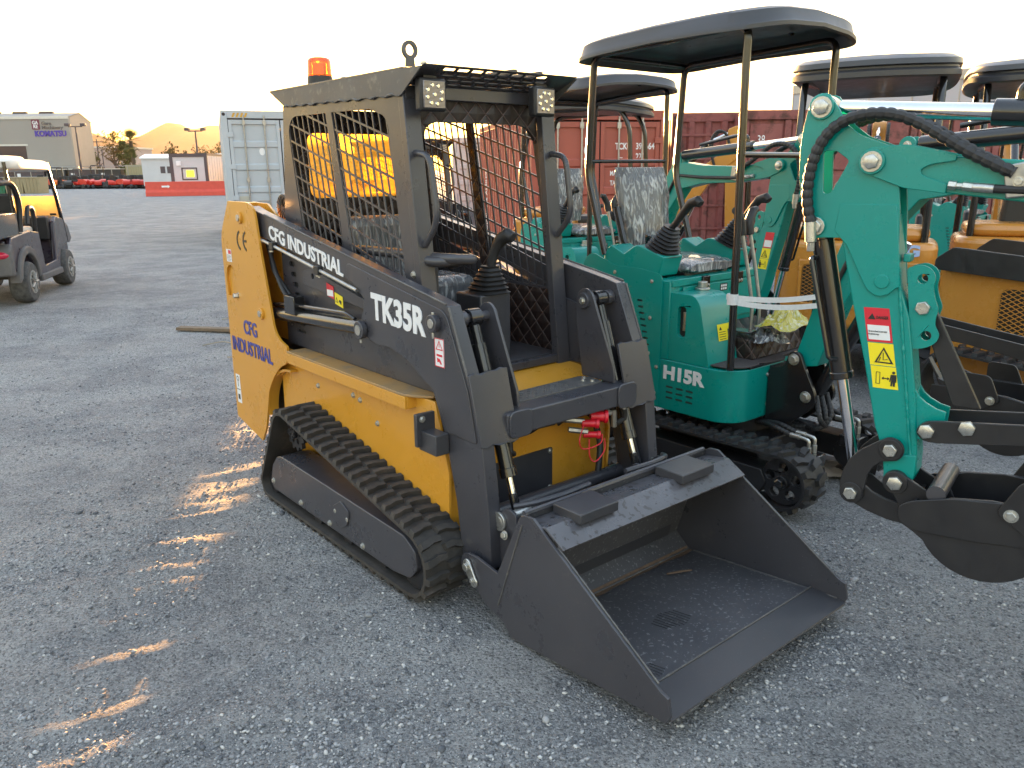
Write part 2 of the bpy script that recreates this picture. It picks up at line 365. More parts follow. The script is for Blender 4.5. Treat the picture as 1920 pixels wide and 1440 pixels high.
def ground_h(x, y):
    """low ridges and tyre ruts pressed into the gravel near the loader"""
    d = math.hypot(x, y); k = max(0.0, 1 - max(0, d - 8) / 12)
    h = 0.016 * noise.noise(Vector((x * .9, y * .9, 0))) + 0.010 * noise.noise(Vector((x * 2.6, y * 2.6, 3)))
    w = max(0.0, min(1.0, (-0.1 - x) / .6)) if y > 0 else 0
    if w > 0:
        u = -x * .42 + y * .91; v = x * .91 + y * .42
        r1 = 1 - min(1, abs(noise.noise(Vector((u * 3.6, v * .55, 7)))) * 3.4); r2 = 1 - min(1, abs(noise.noise(Vector((u * 8, v * 1.1, 2)))) * 3.0)
        h += w * (0.022 * r1 * r1 + 0.009 * r2 * r2) * (.4 + .9 * abs(noise.noise(Vector((x * .8, y * .8, 5)))))
    return h * k - 0.012 * k
xs = sorted(set([-9000, -4000, -1500, -600, -200, -80, -40, -22] + [round(-12 + i * .5, 3) for i in range(0, 12)] + [round(-6 + i * .05, 3) for i in range(0, 230)] + [round(5.5 + i * .5, 3) for i in range(14)] + [16, 22, 40, 80, 200, 600, 1500, 4000, 9000]))
ys = sorted(set([-200, -60, -20, -6, -2] + [round(0 + i * .05, 3) for i in range(0, 200)] + [round(10 + i * .5, 3) for i in range(0, 20)] + [22, 26, 32, 45, 70, 120, 250, 600, 1500, 4000, 9500]))
vs = [(x, y, ground_h(x, y)) for y in ys for x in xs]; nx = len(xs)
gm = MB(); gm.add(vs, [(j * nx + i, j * nx + i + 1, (j + 1) * nx + i + 1, (j + 1) * nx + i) for j in range(len(ys) - 1) for i in range(nx - 1)])
struct(gm.build('gravel_ground', 'ground', smooth=60))

# loose stones lying on the gravel near the camera
def stones():
    rs = np.random.RandomState(3); t = (1 + 5 ** .5) / 2
    iv = np.array([(-1, t, 0), (1, t, 0), (-1, -t, 0), (1, -t, 0), (0, -1, t), (0, 1, t), (0, -1, -t), (0, 1, -t), (t, 0, -1), (t, 0, 1), (-t, 0, -1), (-t, 0, 1)]) / math.hypot(1, t)
    fc = np.array([(0, 11, 5), (0, 5, 1), (0, 1, 7), (0, 7, 10), (0, 10, 11), (1, 5, 9), (5, 11, 4), (11, 10, 2), (10, 7, 6), (7, 1, 8), (3, 9, 4), (3, 4, 2), (3, 2, 6), (3, 6, 8), (3, 8, 9), (4, 9, 5), (2, 4, 11), (6, 2, 10), (8, 6, 7), (9, 8, 1)])
    cols = [(0.36, 0.362, 0.37), (0.12, 0.126, 0.14), (0.54, 0.535, 0.52), (0.25, 0.253, 0.262)]
    nn = 150000; Y = 1.35 + 8.5 * rs.rand(nn) ** 1.25; X = Y * (rs.rand(nn) - .5) * 1.62
    def wob(x, y, s, p): return np.sin(x * s + 1.7 * np.sin(y * s * .7 + p)) * np.sin(y * s * 1.1 + 1.3 * np.sin(x * s * .8 + p * 2))
    m = .55 * wob(X, Y, 2.3, .4) + .45 * wob(X, Y, 5.9, 1.9) + .3 * wob(X, Y, 13., 3.1) + (rs.rand(nn) - .5) * 1.5
    k = m > .05; X, Y = X[k], Y[k]; nn = len(X)
    S = .0022 + .0058 * rs.rand(nn) ** 3.0; big = rs.rand(nn) < .004; S[big] *= 1.9
    gx = np.array(xs); gy = np.array(ys); G = np.array([v[2] for v in vs]).reshape(len(ys), len(xs))
    i = np.clip(np.searchsorted(gx, X) - 1, 0, len(gx) - 2); j = np.clip(np.searchsorted(gy, Y) - 1, 0, len(gy) - 2)
    fx = (X - gx[i]) / (gx[i + 1] - gx[i]); fy = (Y - gy[j]) / (gy[j + 1] - gy[j])
    Zg = (G[j, i] * (1 - fx) + G[j, i + 1] * fx) * (1 - fy) + (G[j + 1, i] * (1 - fx) + G[j + 1, i + 1] * fx) * fy
    P = iv[None] * (.72 + .56 * rs.rand(nn, 12, 1)) * np.array([1.3, .92, .66]) * S[:, None, None]
    A = rs.rand(nn) * 6.28; c, n_ = np.cos(A)[:, None], np.sin(A)[:, None]; V = np.empty_like(P)
    tl = (rs.rand(nn)[:, None] - .5) * .9
    V[..., 0] = P[..., 0] * c - P[..., 1] * n_; V[..., 1] = P[..., 0] * n_ + P[..., 1] * c; V[..., 2] = P[..., 2] + V[..., 0] * tl
    V += np.stack([X, Y, Zg + S * .30], 1)[:, None, :]
    Fc = (fc[None] + (np.arange(nn) * 12)[:, None, None]).reshape(-1, 3); me = bpy.data.meshes.new('loose_gravel')
    me.vertices.add(nn * 12); me.vertices.foreach_set('co', V.reshape(-1)); me.loops.add(len(Fc) * 3); me.loops.foreach_set('vertex_index', Fc.reshape(-1))
    me.polygons.add(len(Fc)); me.polygons.foreach_set('loop_start', np.arange(len(Fc)) * 3); me.polygons.foreach_set('loop_total', np.full(len(Fc), 3))
    for c_ in cols: me.materials.append(mat('gravel_stone', c_, 0.8, 0, (80, .2), tuple(x * .75 for x in c_), spec=.35))
    me.polygons.foreach_set('material_index', np.repeat(rs.choice(4, nn, p=[.44, .18, .10, .28]), 20)); me.update(calc_edges=True)
    o = bpy.data.objects.new('loose_gravel', me); COL.objects.link(o)
    tag(o, 'loose grey stone chips scattered over the yard in front of the loader', 'gravel', kind='stuff')
stones()
# ---------------------------------------------------------------- tracks (shared by loader and excavators)
def hull(pts):
    pts = sorted(set((round(a, 5), round(b, 5)) for a, b in pts))
    def half(ps):
        h = []
        for p in ps:
            while len(h) > 1 and (h[-1][0] - h[-2][0]) * (p[1] - h[-2][1]) - (h[-1][1] - h[-2][1]) * (p[0] - h[-2][0]) <= 0: h.pop()
            h.append(p)
        return h
    a = half(pts); b = half(pts[::-1]); return a[:-1] + b[:-1]
def belt_path(circles, n=180):
    P = hull([(cx + r * math.cos(t * math.pi / 30), cz + r * math.sin(t * math.pi / 30)) for cx, cz, r in circles for t in range(60)])
    P.append(P[0]); d = [0]
    for i in range(1, len(P)): d.append(d[-1] + math.dist(P[i], P[i - 1]))
    out = []; j = 0
    for k in range(n):
        s = d[-1] * k / n
        while d[j + 1] < s: j += 1
        t = (s - d[j]) / (d[j + 1] - d[j]); out.append((P[j][0] + (P[j + 1][0] - P[j][0]) * t, P[j][1] + (P[j + 1][1] - P[j][1]) * t))
    return out, d[-1]
def track_belt(mb, circles, y0, y1, thick, lugh, pitch, style='chevron'):
    n = 160; P, per = belt_path(circles, n)
    def fr(s):
        u = (s / per * n) % n; i = int(u) % n; t = u - int(u); a, b = P[i], P[(i + 1) % n]
        p = Vector((a[0] + (b[0] - a[0]) * t, a[1] + (b[1] - a[1]) * t)); a0, b0 = P[(i - 1) % n], P[(i + 2) % n]
        tg = (Vector(b0) - Vector(a0)).normalized(); return p, tg, Vector((tg[1], -tg[0]))
    vs = []; fs = []
    for i in range(n):
        p, tg, nn = fr(per * i / n)
        q = p - nn * thick
        vs += [(p.x, y0, p.y), (p.x, y1, p.y), (q.x, y1, q.y), (q.x, y0, q.y)]
    for i in range(n):
        a, b = i * 4, ((i + 1) % n) * 4
        for k in range(4): fs.append((a + k, a + (k + 1) % 4, b + (k + 1) % 4, b + k))
    mb.add(vs, fs)
    cnt = int(per / pitch); W = y1 - y0
    for k in range(cnt):
        for side in (0, 1):
            s0 = per * (k + (.5 if side else 0)) / cnt; e = pitch * .30
            if style == 'chevron':   # outline of a lug in (y fraction, s)
                o = [(0.0, -e * 1.1), (0.16, -e * .9), (0.30, -e * .35), (0.50, -e * .45), (0.52, e * .75), (0.30, e * 1.0), (0.16, e * .55), (0.0, e * .35)]
            else:
                o = [(0.02, -e * .6), (0.22, -e * .8), (0.47, -e * 1.5), (0.49, -e * .2), (0.24, e * .9), (0.02, e * .9)]
            top = []; bot = []
            for yf, ds in o:
                y = y0 + W * yf if not side else y1 - W * yf
                p, tg, nn = fr(s0 + ds); q = p + nn * lugh; bot.append((p.x, y, p.y)); 
                yc = y0 + W * .25 if not side else y1 - W * .25
                p2, _, n2 = fr(s0 + ds * .82); q = p2 + n2 * lugh; top.append((q.x, y + (yc - y) * .10, q.y))
            m = len(o); fs = [tuple(range(m)) if not side else tuple(range(m))[::-1]]
            for i in range(m):
                j = (i + 1) % m; f = (i, i + m, j + m, j); fs.append(f if not side else f[::-1])
            mb.add(top + bot, fs)
    return per

def bars_in(poly, dirv, spacing, width, off=0.0):
    """segments of parallel lines clipped to a polygon"""
    d = Vector(dirv).normalized(); nrm = Vector((-d.y, d.x)); ks = [Vector(p).dot(nrm) for p in poly]; k = math.floor(min(ks) / spacing) * spacing + off; out = []
    while k < max(ks):
        ts = []
        for i in range(len(poly)):
            a, b = Vector(poly[i]), Vector(poly[(i + 1) % len(poly)]); ka, kb = a.dot(nrm) - k, b.dot(nrm) - k
            if ka * kb < 0: q = a + (b - a) * (ka / (ka - kb)); ts.append(q.dot(d))
        ts.sort()
        for i in range(0, len(ts) - 1, 2): out.append((d * ts[i] + nrm * k, d * ts[i + 1] + nrm * k))
        k += spacing
    return out
def grille(mb, poly, y, t, sets):
    for dirv, sp, w, off in sets:
        d = Vector(dirv).normalized(); nrm = Vector((-d.y, d.x)) * w / 2
        for a, b in bars_in(poly, dirv, sp, w, off):
            mb.prism([tuple(a - nrm - d * .004), tuple(b - nrm + d * .004), tuple(b + nrm + d * .004), tuple(a + nrm - d * .004)], 'y', y - t / 2, y + t / 2); t += 1e-5

def hose(name, pts, r, parent, m='rubber_new', spiral=False, n=8):
    P = smoothpath(pts, n)
    if spiral:      # even steps, ribbed like spiral wrap
        Q = [P[0]]; acc = 0; step = r * .42
        for i in range(1, len(P)):
            d = P[i] - P[i - 1]; L_ = d.length; pos = step - acc
            while pos <= L_: Q.append(P[i - 1] + d * (pos / L_)); pos += step
            acc = L_ - (pos - step)
        P = Q; rr = [r * (1.10, 1.13, 1.08, .92)[i % 4] for i in range(len(P))]
    else: rr = [r] * len(P)
    return MB().tube(P, rr, 10).build(name, m, parent, smooth=25 if spiral else 60)

# ---------------------------------------------------------------- the compact track loader
CT = empty('compact_track_loader', (0.833, 2.304, 0.06), R(-50), 'amber and charcoal track loader with caged cab and wide open bucket in the foreground', 'track loader')
LX = lambda s: 'left' if s > 0 else 'right'
for s in (-1, 1):
    # rear tower
    plate = rpoly([(-2.999, 1.407), (-2.732, 1.406), (-2.668, 1.373), (-2.636, 1.183), (-2.571, .896), (-2.551, .791), (-2.50, .745), (-2.418, .723), (-2.418, .655), (-2.445, .628), (-2.52, .60), (-2.604, .532), (-2.68, .446), (-2.715, .34), (-2.76, .22), (-2.826, .132), (-3.158, .20), (-3.142, 1.225)], [0, .05, .04, .03, .03, .03, .03, 0, 0, .02, .04, .04, .04, .05, .03, .0, .0, .06], 3)
    slot = [(-3.114, 1.03 - .13), (-3.124 + .005, 1.0)] + arc(-3.045, 1.0, .072, 180, 0, 8)[1:] + [(-2.966, .90)]
    tp = MB().prism(plate, 'y', s * .500, s * .488, [slot]).build('rear_tower_plate', 'yellow', CT, .002)
    for x, z in ((-2.850, 1.326), (-2.682, .853)): MB().cyl((x, s * .500, z), (x, s * .512, z), .030, 20).build('pin_boss', 'yellow', tp, .002); MB().cyl((x, s * .505, z), (x, s * .518, z), .017, 16).build('pin', 'zinc', tp, .001)
    MB().prism([(-3.14, .84), (-2.94, .84), (-2.90, 1.10), (-3.13, 1.10)], 'y', s * .486, s * .480).build('slot_backing', 'yellow', tp)
    MB().bolt((-2.985, s * .486, .912), (0, s, 0), .014, .03).build('bolt', 'zinc', tp)
    MB().prism([(-2.99, 1.399), (-2.80, 1.395), (-2.658, 1.317), (-2.622, 1.161), (-2.64, .892), (-2.60, .80), (-2.487, .70), (-2.99, .70)], 'y', s * .372, s * .36).build('inner_tower_plate', 'yellow', CT, .002)
    MB().box(-2.99, -2.93, min(s * .36, s * .489), max(s * .36, s * .489), .25, 1.398).build('tower_web', 'yellow', CT, .002)
    # chassis side wall, arch and fender
    MB().prism([(-2.62, .10), (-2.60, .69), (-1.22, .69), (-1.14, .42), (-1.16, .0), (-2.5, -.0)], 'y', s * .452, s * .438).build('chassis_side', 'yellow', CT, .002)
    ar = [(p[0], p[1]) for p in arc(-2.43, .30, .30, 180, 88, 10)]
    MB().prism(ar + [(q[0], q[1] + .0) for q in [(x * 1.0 + .0, z) for x, z in arc(-2.43, .30, .288, 88, 180, 10)]], 'y', s * .489, s * .44).build('wheel_arch_plate', 'yellow', CT)
    fd = rpoly([(-2.42, s * .502), (-1.35, s * .502), (-1.26, s * .43), (-1.26, s * .40), (-2.42, s * .40)], [0, .06, 0, 0, 0], 5)
    fe = MB().prism(fd, 'z', .692, .702).build('fender', 'yellow_dirty', CT, .002)
    fb = MB().box(-2.42, -1.355, *sorted((s * .502, s * .492)), .640, .6915)
    fb.prism([(s * .492, .640), (s * .42, .640), (s * .42, .6915), (s * .492, .6915)], 'x', -1.362, -1.354)
    fb.build('fender_lip', 'yellow', fe, .002)
    [MB().bolt((x, s * .452, z), (0, s, 0), .010).build('bolt', 'zinc', CT) for x, z in ((-1.86, .585), (-1.80, .575), (-1.66, .50), (-2.2, .56))]
    # grey engine cover behind the arms
    slots = []
    for i in range(6): slots += [rrect(-2.53 + i * .012, -2.47 + i * .012, 1.10 - i * .05, 1.125 - i * .05, .012, 3)]
    for i in range(3): slots += [rrect(-2.50, -2.40, .855 - i * .04, .87 - i * .04, .007, 3)]
    ep = MB().prism([(-2.61, .703), (-2.61, 1.16), (-2.40, 1.20), (-1.20, .95), (-1.20, .703)], 'y', s * .400, s * .388, slots).build('engine_side_cover', 'grey', CT, .001)
    MB().box(-2.58, -2.36, *sorted((s * .385, s * .380)), .76, 1.14).build('cover_backing', 'blackink', ep)
    bm_ = MB().prism([(-2.332, 1.032), (-2.328, 1.099), (-2.246, 1.112), (-1.76, 1.022), (-1.76, .978)], 'y', s * .425, s * .402, [arc(-2.236, 1.078, .014, 0, 330, 8)]).build('latch_beam', 'grey', CT, .002)
    # loader arm
    arm = [(-2.86, 1.352), (-2.80, 1.385), (-2.70, 1.362), (-1.150, 1.094), (-1.089, 1.080), (-.968, .802), (-.908, .612), (-.870, .30), (-.862, .13), (-.90, .085), (-1.035, .105), (-1.050, .20), (-1.068, .333), (-1.129, .582), (-1.200, .735), (-1.259, .790), (-1.353, .845), (-1.492, .880), (-1.60, .878), (-1.66, .868), (-1.72, .885), (-1.735, .93), (-1.700, .985), (-1.690, 1.040), (-1.735, 1.075), (-1.84, 1.112), (-2.710, 1.243), (-2.86, 1.28)]
    am = MB().prism(arm, 'y', s * .470, s * .413).build('loader_arm', 'grey', CT, .003)
    db = rpoly([(-1.815, 1.170), (-1.79, 1.178), (-1.12, 1.062), (-1.092, 1.040), (-.975, .780), (-.93, .60), (-1.105, .60), (-1.18, .745), (-1.259, .775), (-1.353, .830), (-1.492, .865), (-1.60, .862), (-1.68, .88), (-1.715, .93), (-1.683, 1.0), (-1.68, 1.05), (-1.74, 1.09), (-1.81, 1.11)], .012, 2)
    MB().prism(db, 'y', s * .4745, s * .470).build('arm_doubler', 'grey', am, .002)
    # weld seams along the top and front edge of the arm
    w = MB()
    for a, bq in (((-2.62, 1.350), (-1.10, 1.086)), ((-1.085, 1.076), (-.968, .802)), ((-.966, .80), (-.910, .615))):
        L_ = math.dist(a, bq); k = int(L_ / .008); pts = [(a[0] + (bq[0] - a[0]) * i / k, s * .4695 , a[1] + (bq[1] - a[1]) * i / k) for i in range(k + 1)]
        w.tube(pts, [.0035 + .0012 * (i % 2) + .0008 * random.random() for i in range(k + 1)], 6)
    w.build('weld_seam', 'grey_dirty', am, smooth=60)
    b = MB().cyl((-1.160, s * .4745, 1.011), (-1.160, s * .500, 1.011), .033, 24); b.build('pin_boss', 'grey', am, .003)
    b = MB().cyl((-1.160, s * .500, 1.011), (-1.160, s * .502, 1.011), .018, 18); b.cyl((-1.160, s * .488, 1.040), (-1.160, s * .488, 1.052), .006, 8); b.cyl((-1.160, s * .49, .978), (-1.160, s * .49, .955), .005, 8); b.build('pin', 'zinc', am, .001)
    # inner tilt bracket, stepped corner plates, leg
    y_ = s * .262
    ip = [(-1.172, .93), (-1.170, 1.02)] + arc(-1.120, 1.02, .050, 170, 20, 8) + [(-.952, .76), (-.945, .695), (-1.13, .695)]
    MB().prism(ip, 'y', s * .268, s * .256).build('tilt_bracket', 'grey', CT, .002)
    MB().prism([(-1.10, .61), (-1.02, .61), (-.90, .30), (-.89, .12), (-.99, .12)], 'y', s * .405, s * .395).build('leg_web', 'grey_dark', CT, .002)
    g = MB(); fr_ = [(-.966, .846), (-.900, .594)]
    cols = [(.476, 0), (.45, .006), (.42, -.004), (.39, .006), (.35, .002), (.325, .009), (.30, .004)]
    top = []; bot = []
    for yy, dz in cols:
        top.append((fr_[0][0], s * yy, fr_[0][1] + dz)); bot.append((fr_[1][0], s * yy, fr_[1][1] - dz))
    rr = [[Vector(p) for p in top], [Vector(p) for p in bot]]
    g.loft([[(p.x, p.y, p.z) for p in rr[0]] + [(p.x - .012, p.y, p.z - .003) for p in rr[0][::-1]], [(p.x, p.y, p.z) for p in rr[1]] + [(p.x - .012, p.y, p.z - .003) for p in rr[1][::-1]]])
    g.build('corner_plate', 'grey', CT, .002, fix=True)
    # tilt cylinder
    cy = s * .335; top = Vector((-1.120, cy, 1.020)); foot = Vector((-.868, cy, .300)); dv = (foot - top).normalized()
    tc_ = MB().cyl(top + dv * .10, top + dv * .60, .029, 22); tc_.cyl(top + dv * .03, top + dv * .13, .022, 16); tc_.cyl(top + dv * .575, top + dv * .61, .033, 22); tc_ = tc_.build('tilt_cylinder', 'black', CT, .002)
    MB().cyl(top + dv * .60, foot - dv * .05, .0135, 18).build('piston_rod', 'chrome', tc_)
    MB().cyl(top - Vector((0, .026, 0)), top + Vector((0, .026, 0)), .034, 22).build('cylinder_eye', 'black', tc_, .002); b = MB().cyl(foot - dv * .09, foot, .018, 14); b.cyl(foot - Vector((0, .02, 0)), foot + Vector((0, .02, 0)), .026, 18); b.build('cylinder_eye', 'black', tc_, .002)
    b = MB().cyl((-1.12, s * .40, 1.020), (-1.12, s * .245, 1.020), .019, 16); b.cyl((-1.12, s * .262, 1.020), (-1.12, s * .240, 1.020), .033, 20); b.cyl((-1.12, s * .41, 1.020), (-1.12, s * .375, 1.020), .030, 20); b.build('tilt_pin', 'grey', tc_, .002)
    MB().bolt((-1.12, s * .240, 1.020), (0, -s, 0), .012).build('bolt', 'zinc', tc_)
    q = top + dv * .42; b = MB().cyl(q + Vector((0.02, s * -.02, .0)), q + Vector((.045, -s * .02, .01)), .010, 8).tube([q + Vector((.045, -s * .02, .02)), q + Vector((.045, -s * .02, -.05))], .010, 6); b.build('hose_fitting', 'steel', tc_)
    b = MB().tube([q + Vector((.045, -s * .02, -.05)), q + Vector((.047, -s * .02, -.09)), q + Vector((.03, -s * .05, -.11))], .012, 8).build('hose_elbow', 'plastic', tc_)
    # lift cylinder
    A = Vector((-2.66, s * .445, .858)); B = Vector((-1.695, s * .445, .910)); dv = (B - A).normalized()
    lc = MB().cyl(A + dv * .04, B - dv * .03, .035, 24).build('lift_cylinder', 'black', CT, .002)
    b = MB().cyl((-1.695, s * .478, .910), (-1.695, s * .502, .910), .038, 24).build('pin_boss', 'grey', lc, .003)
    b = MB().cyl((-1.695, s * .50, .910), (-1.695, s * .505, .910), .022, 18); b.cyl((-1.695, s * .49, .870), (-1.695, s * .49, .855), .006, 8); b.build('pin', 'zinc', lc)
    MB().tube(bendpath([(-2.62, s * .455, .905), (-2.45, s * .462, .925), (-1.86, s * .462, .955), (-1.80, s * .455, .935)], .03), .010, 10).build('feed_pipe', 'black', lc)
    MB().box(-2.44, -2.33, *sorted((s * .43, s * .485)), .885, .975).build('pipe_clamp', 'black', lc, .003)
    # hard line below the arm
    hl = MB().tube([(-2.70, s * .482, 1.228), (-2.62, s * .482, 1.222), (-1.72, s * .482, 1.072)], .0085, 12).build('hydraulic_pipe', 'steel', CT)
    b = MB(); [b.box(x - .022, x + .022, *sorted((s * .468, s * .495)), z - .022, z + .016) for x, z in ((-2.52, 1.207), (-2.06, 1.130))]; b.build('pipe_bracket', 'plastic', hl, .003)
    [MB().bolt((x, s * .486, z - .026), (0, s * .1, -1), .007).build('bolt', 'zinc', hl) for x, z in ((-2.52, 1.207), (-2.06, 1.130), (-2.54, 1.205), (-2.04, 1.127))]
    for k in range(2):
        hose('hydraulic_hose', [(-2.68, s * (.44 - .02 * k), 1.22), (-2.64, s * .44, 1.13 - .02 * k), (-2.57, s * .45, 1.05), (-2.48, s * (.455 - .02 * k), .97), (-2.38, s * .46, .935)], .012, CT)
    # undercarriage
    fr2 = rpoly([(-2.340, .205), (-2.29, .218), (-1.20, .196), (-1.125, .155), (-1.112, .085), (-1.165, .028), (-1.29, .010), (-2.40, .018), (-2.435, .04), (-2.40, .145)], .015, 3)
    tf = MB().prism(fr2, 'y', s * .632, s * .480).build('track_frame', 'grey', CT, .003)
    [MB().bolt((x, s * .632, z), (0, s, 0), .011).build('bolt', 'zinc', tf) for x, z in ((-2.40, .062), (-2.10, .040), (-1.815, .034), (-1.525, .030), (-1.745, .118), (-1.640, .112))]
    cp = rpoly([(-1.765, .085), (-1.70, .055), (-1.655, .075), (-1.625, .11), (-1.625, .155), (-1.69, .182), (-1.76, .14)], .012, 3)
    MB().prism(cp, 'y', s * .640, s * .632).build('hub_plate', 'grey', tf, .002)
    rb = MB(); track_belt(rb, [(-2.235, .345, .108), (-2.455, .032, .070), (-1.170, .098, .138)], *sorted((s * .647, s * .450)), .014, .020, .066); rb.build('rubber_track', 'rubber', CT, smooth=30)
    for x, z, r in ((-2.455, .032, .055), (-1.170, .098, .118), (-1.98, .0, .040), (-1.70, .0, .040), (-1.42, .0, .040)): MB().cyl((x, s * .61, z), (x, s * .49, z), r, 26).build('roller', 'black_matte', tf, .004)
    g = MB(); k = 12; sp = []
    for i in range(k * 4): a = 2 * math.pi * i / (k * 4); r_ = .094 if i % 4 in (1, 2) else .078; sp.append((-2.235 + r_ * math.cos(a), .345 + r_ * math.sin(a)))
    holes = [arc(-2.235 + .05 * math.cos(R(60 * i)), .345 + .05 * math.sin(R(60 * i)), .014, 0, 320, 8) for i in range(6)]
    g.prism(sp, 'y', s * .575, s * .555, holes).build('drive_sprocket', 'black_matte', CT, .002)
    b = MB().cyl((-2.235, s * .59, .345), (-2.235, s * .46, .345), .030, 16)
    dh_ = b.build('drive_hub', 'black_matte', CT); [MB().bolt((-2.235 + .022 * math.cos(R(72 * i)), s * .59, .345 + .022 * math.sin(R(72 * i))), (0, s, 0), .006).build('bolt', 'black_matte', dh_) for i in range(5)]
    # small front bracket beside the arm
    b = MB().box(-1.215, -1.195, *sorted((s * .555, s * .470)), .535, .665); b.box(-1.215, -1.10, *sorted((s * .535, s * .475)), .52, .60); b.build('tie_down_bracket', 'grey_dark', CT, .003)
    MB().bolt((-1.193, s * .53, .645), (1, 0, 0), .010).build('bolt', 'zinc', CT)
    MB().prism([(-1.14, .13), (-1.08, .19), (-1.06, .18), (-1.12, .11)], 'y', s * .50, s * .452).build('track_scraper', 'steel', CT, .002)

# chassis front, belly, centre
MB().prism([(-2.95, .25), (-2.95, 1.15), (-2.60, 1.15), (-2.60, .69), (-1.30, .69), (-1.16, .60), (-1.18, .05), (-2.6, .05)], 'y', -.355, .355).build('engine_bay', 'grey_dark', CT, .003)
fp = MB().prism([(-.437, .0), (.437, .0), (.437, .60), (.40, .64), (-.437, .64)], 'x', -1.172, -1.155).build('front_panel', 'yellow', CT, .004)
MB().prism(rrect(-.33, .10, .06, .40, .01, 3), 'x', -1.155, -1.148).build('front_access_cover', 'grey_dark', fp, .001)
[MB().bolt((-1.148, y, z), (1, 0, 0), .009).build('bolt', 'zinc', fp) for y, z in ((.085, .385), (.085, .22), (-.315, .385), (-.315, .22), (.085, .08))]
nose = MB().prism([(-1.384, .702), (-1.28, .698), (-1.155, .655), (-1.155, .61), (-1.384, .66)], 'y', -.385, .385).build('nose_plate', 'yellow', CT, .002)
MB().box(-2.3, -1.385, -.358, .358, .692, .742).build('floor_plate', 'grey_dark', CT, .002)
cm = MB().box(-1.005, -.905, -.350, .350, .605, .690); cm.build('cross_member', 'grey', CT, .006, seg=3)
for s in (-1, 1): MB().prism(rpoly([(s * .235, .595), (s * .345, .595), (s * .345, .70), (s * .235, .70)], .03, 4), 'x', -.906, -.896).build('cross_member_end', 'grey', CT, .004)
st = MB().prism([(-1.12, -.20), (-1.13, .235), (-1.09, .262), (-1.006, .25), (-1.006, -.25)], 'z', .684, .694).build('step_plate', 'grey_dirty', CT, .001)
b = MB()
for i in range(14):
    for j in range(5):
        x = -1.105 + j * .022; y = -.175 + i * .021; a = R(45 if (i + j) % 2 else -45); d = Vector((math.cos(a), math.sin(a), 0)) * .008
        b.tube([(x - d.x, y - d.y, .694), (x, y, .6965), (x + d.x, y + d.y, .694)], .0016, 5)
b.build('tread_pattern', 'grey_dirty', st)
[MB().bolt((x, y, .694), (0, 0, 1), .009).build('bolt', 'zinc', st) for x, y in ((-1.06, .19), (-1.03, .215), (-1.09, .225))]
MB().cyl((-1.03, -.41, .255), (-1.03, .41, .255), .030, 24).build('cross_tube', 'grey', CT)

# hydraulic couplers with red dust caps
cp = MB().cyl((-1.10, -.10, .575), (-.99, .085, .570), .013, 12); cp.tube([(-1.0, .02, .575), (-.96, .10, .56)], .012, 6); cp.tube([(-.99, .04, .53), (-.95, .11, .515)], .012, 6)
cp.cyl((-1.0, .20, .60), (-.96, .26, .56), .012, 10); cp.tube([(-.955, .27, .575), (-.955, .275, .50)], .012, 6); cp.build('hydraulic_coupler', 'steel', CT, .001)
for y, z, r in ((.125, .552, .020), (.175, .572, .028), (.135, .502, .017)):
    k_ = MB().cyl((-.965, y - .035, z), (-.930, y + .012, z - .003), r * .8, 20); k_.cyl((-.931, y + .010, z - .003), (-.922, y + .022, z - .004), r, 22); k_.build('dust_cap', 'red', CT, .002)
MB().tube(smoothpath([(-.95, .09, .55), (-.93, .045, .50), (-.93, .06, .46), (-.92, .10, .455), (-.91, .15, .47), (-.92, .165, .50)], 6), .0028, 6).tube(smoothpath([(-.93, .10, .49), (-.92, .095, .42), (-.91, .12, .395), (-.91, .17, .43), (-.92, .18, .48)], 6), .0028, 6).build('cap_lanyard', 'red', CT)
for k in range(3): hose('hydraulic_hose', [(-1.14, -.20 + .16 * k, .50), (-1.08, -.14 + .16 * k, .54 + .01 * k), (-1.03, .0 + .13 * k, .56 - .02 * k)], .011, CT)
hose('hydraulic_hose', [(-1.14, .30, .55), (-1.06, .30, .40), (-1.02, .25, .20), (-1.0, .33, .12), (-.99, .40, .2)], .014, CT)

# ---- decals
txt = lambda *a, **k: text(*a, **k)
tower = [o for o in CT.children if o.name.startswith('rear_tower_plate')][0]; armR = [o for o in CT.children if o.name.startswith('loader_arm')][0]
xd, zd = (1, 0, 0), (0, 0, 1)
txt('lettering', 'CFG', (-2.935, -.5022, .712), xd, zd, .170, .078, 'blue', tower, bold=.018)
txt('lettering', 'INDUSTRIAL', (-3.115, -.5022, .597), xd, zd, .520, .080, 'blue', tower, bold=.018)
b = MB(); b.prism(arc(-2.868, 1.21, .052, 105, 255, 14) + arc(-2.868, 1.21, .040, 255, 105, 14), 'y', -.5022, -.5005); b.prism(arc(-2.790, 1.21, .052, 105, 255, 14) + arc(-2.790, 1.21, .040, 255, 105, 14), 'y', -.5022, -.5005); b.box(-2.835, -2.795, -.5022, -.5005, 1.204, 1.216)
b.build('conformity_mark', 'blackink', tower)
ad = -.4762
txt('lettering', 'CFG INDUSTRIAL', (-2.575, ad + .004, 1.236), (1, 0, -.168), (0, 0, 1), .738, .068, 'white', armR, bold=.030)
txt('lettering', 'TK35R', (-1.618, ad, .965), (1, 0, -.050), (0, 0, 1), .392, .112, 'white', armR, bold=.040)
def sticker(parent, x0, z0, w, h, y, m='white', slope=0.0):
    o = MB().box(0, w, -.0012, 0, 0, h); o.v = [(x0 + v[0], y + v[1], z0 + v[2] + slope * v[0]) for v in o.v]; return o.build('sticker', m, parent)
st1 = sticker(tower, -3.082, 1.088, .068, .066, -.5005); MB().box(-3.055, -3.018, -.5022, -.5018, 1.130, 1.150).build('sticker_panel', 'redink', st1)
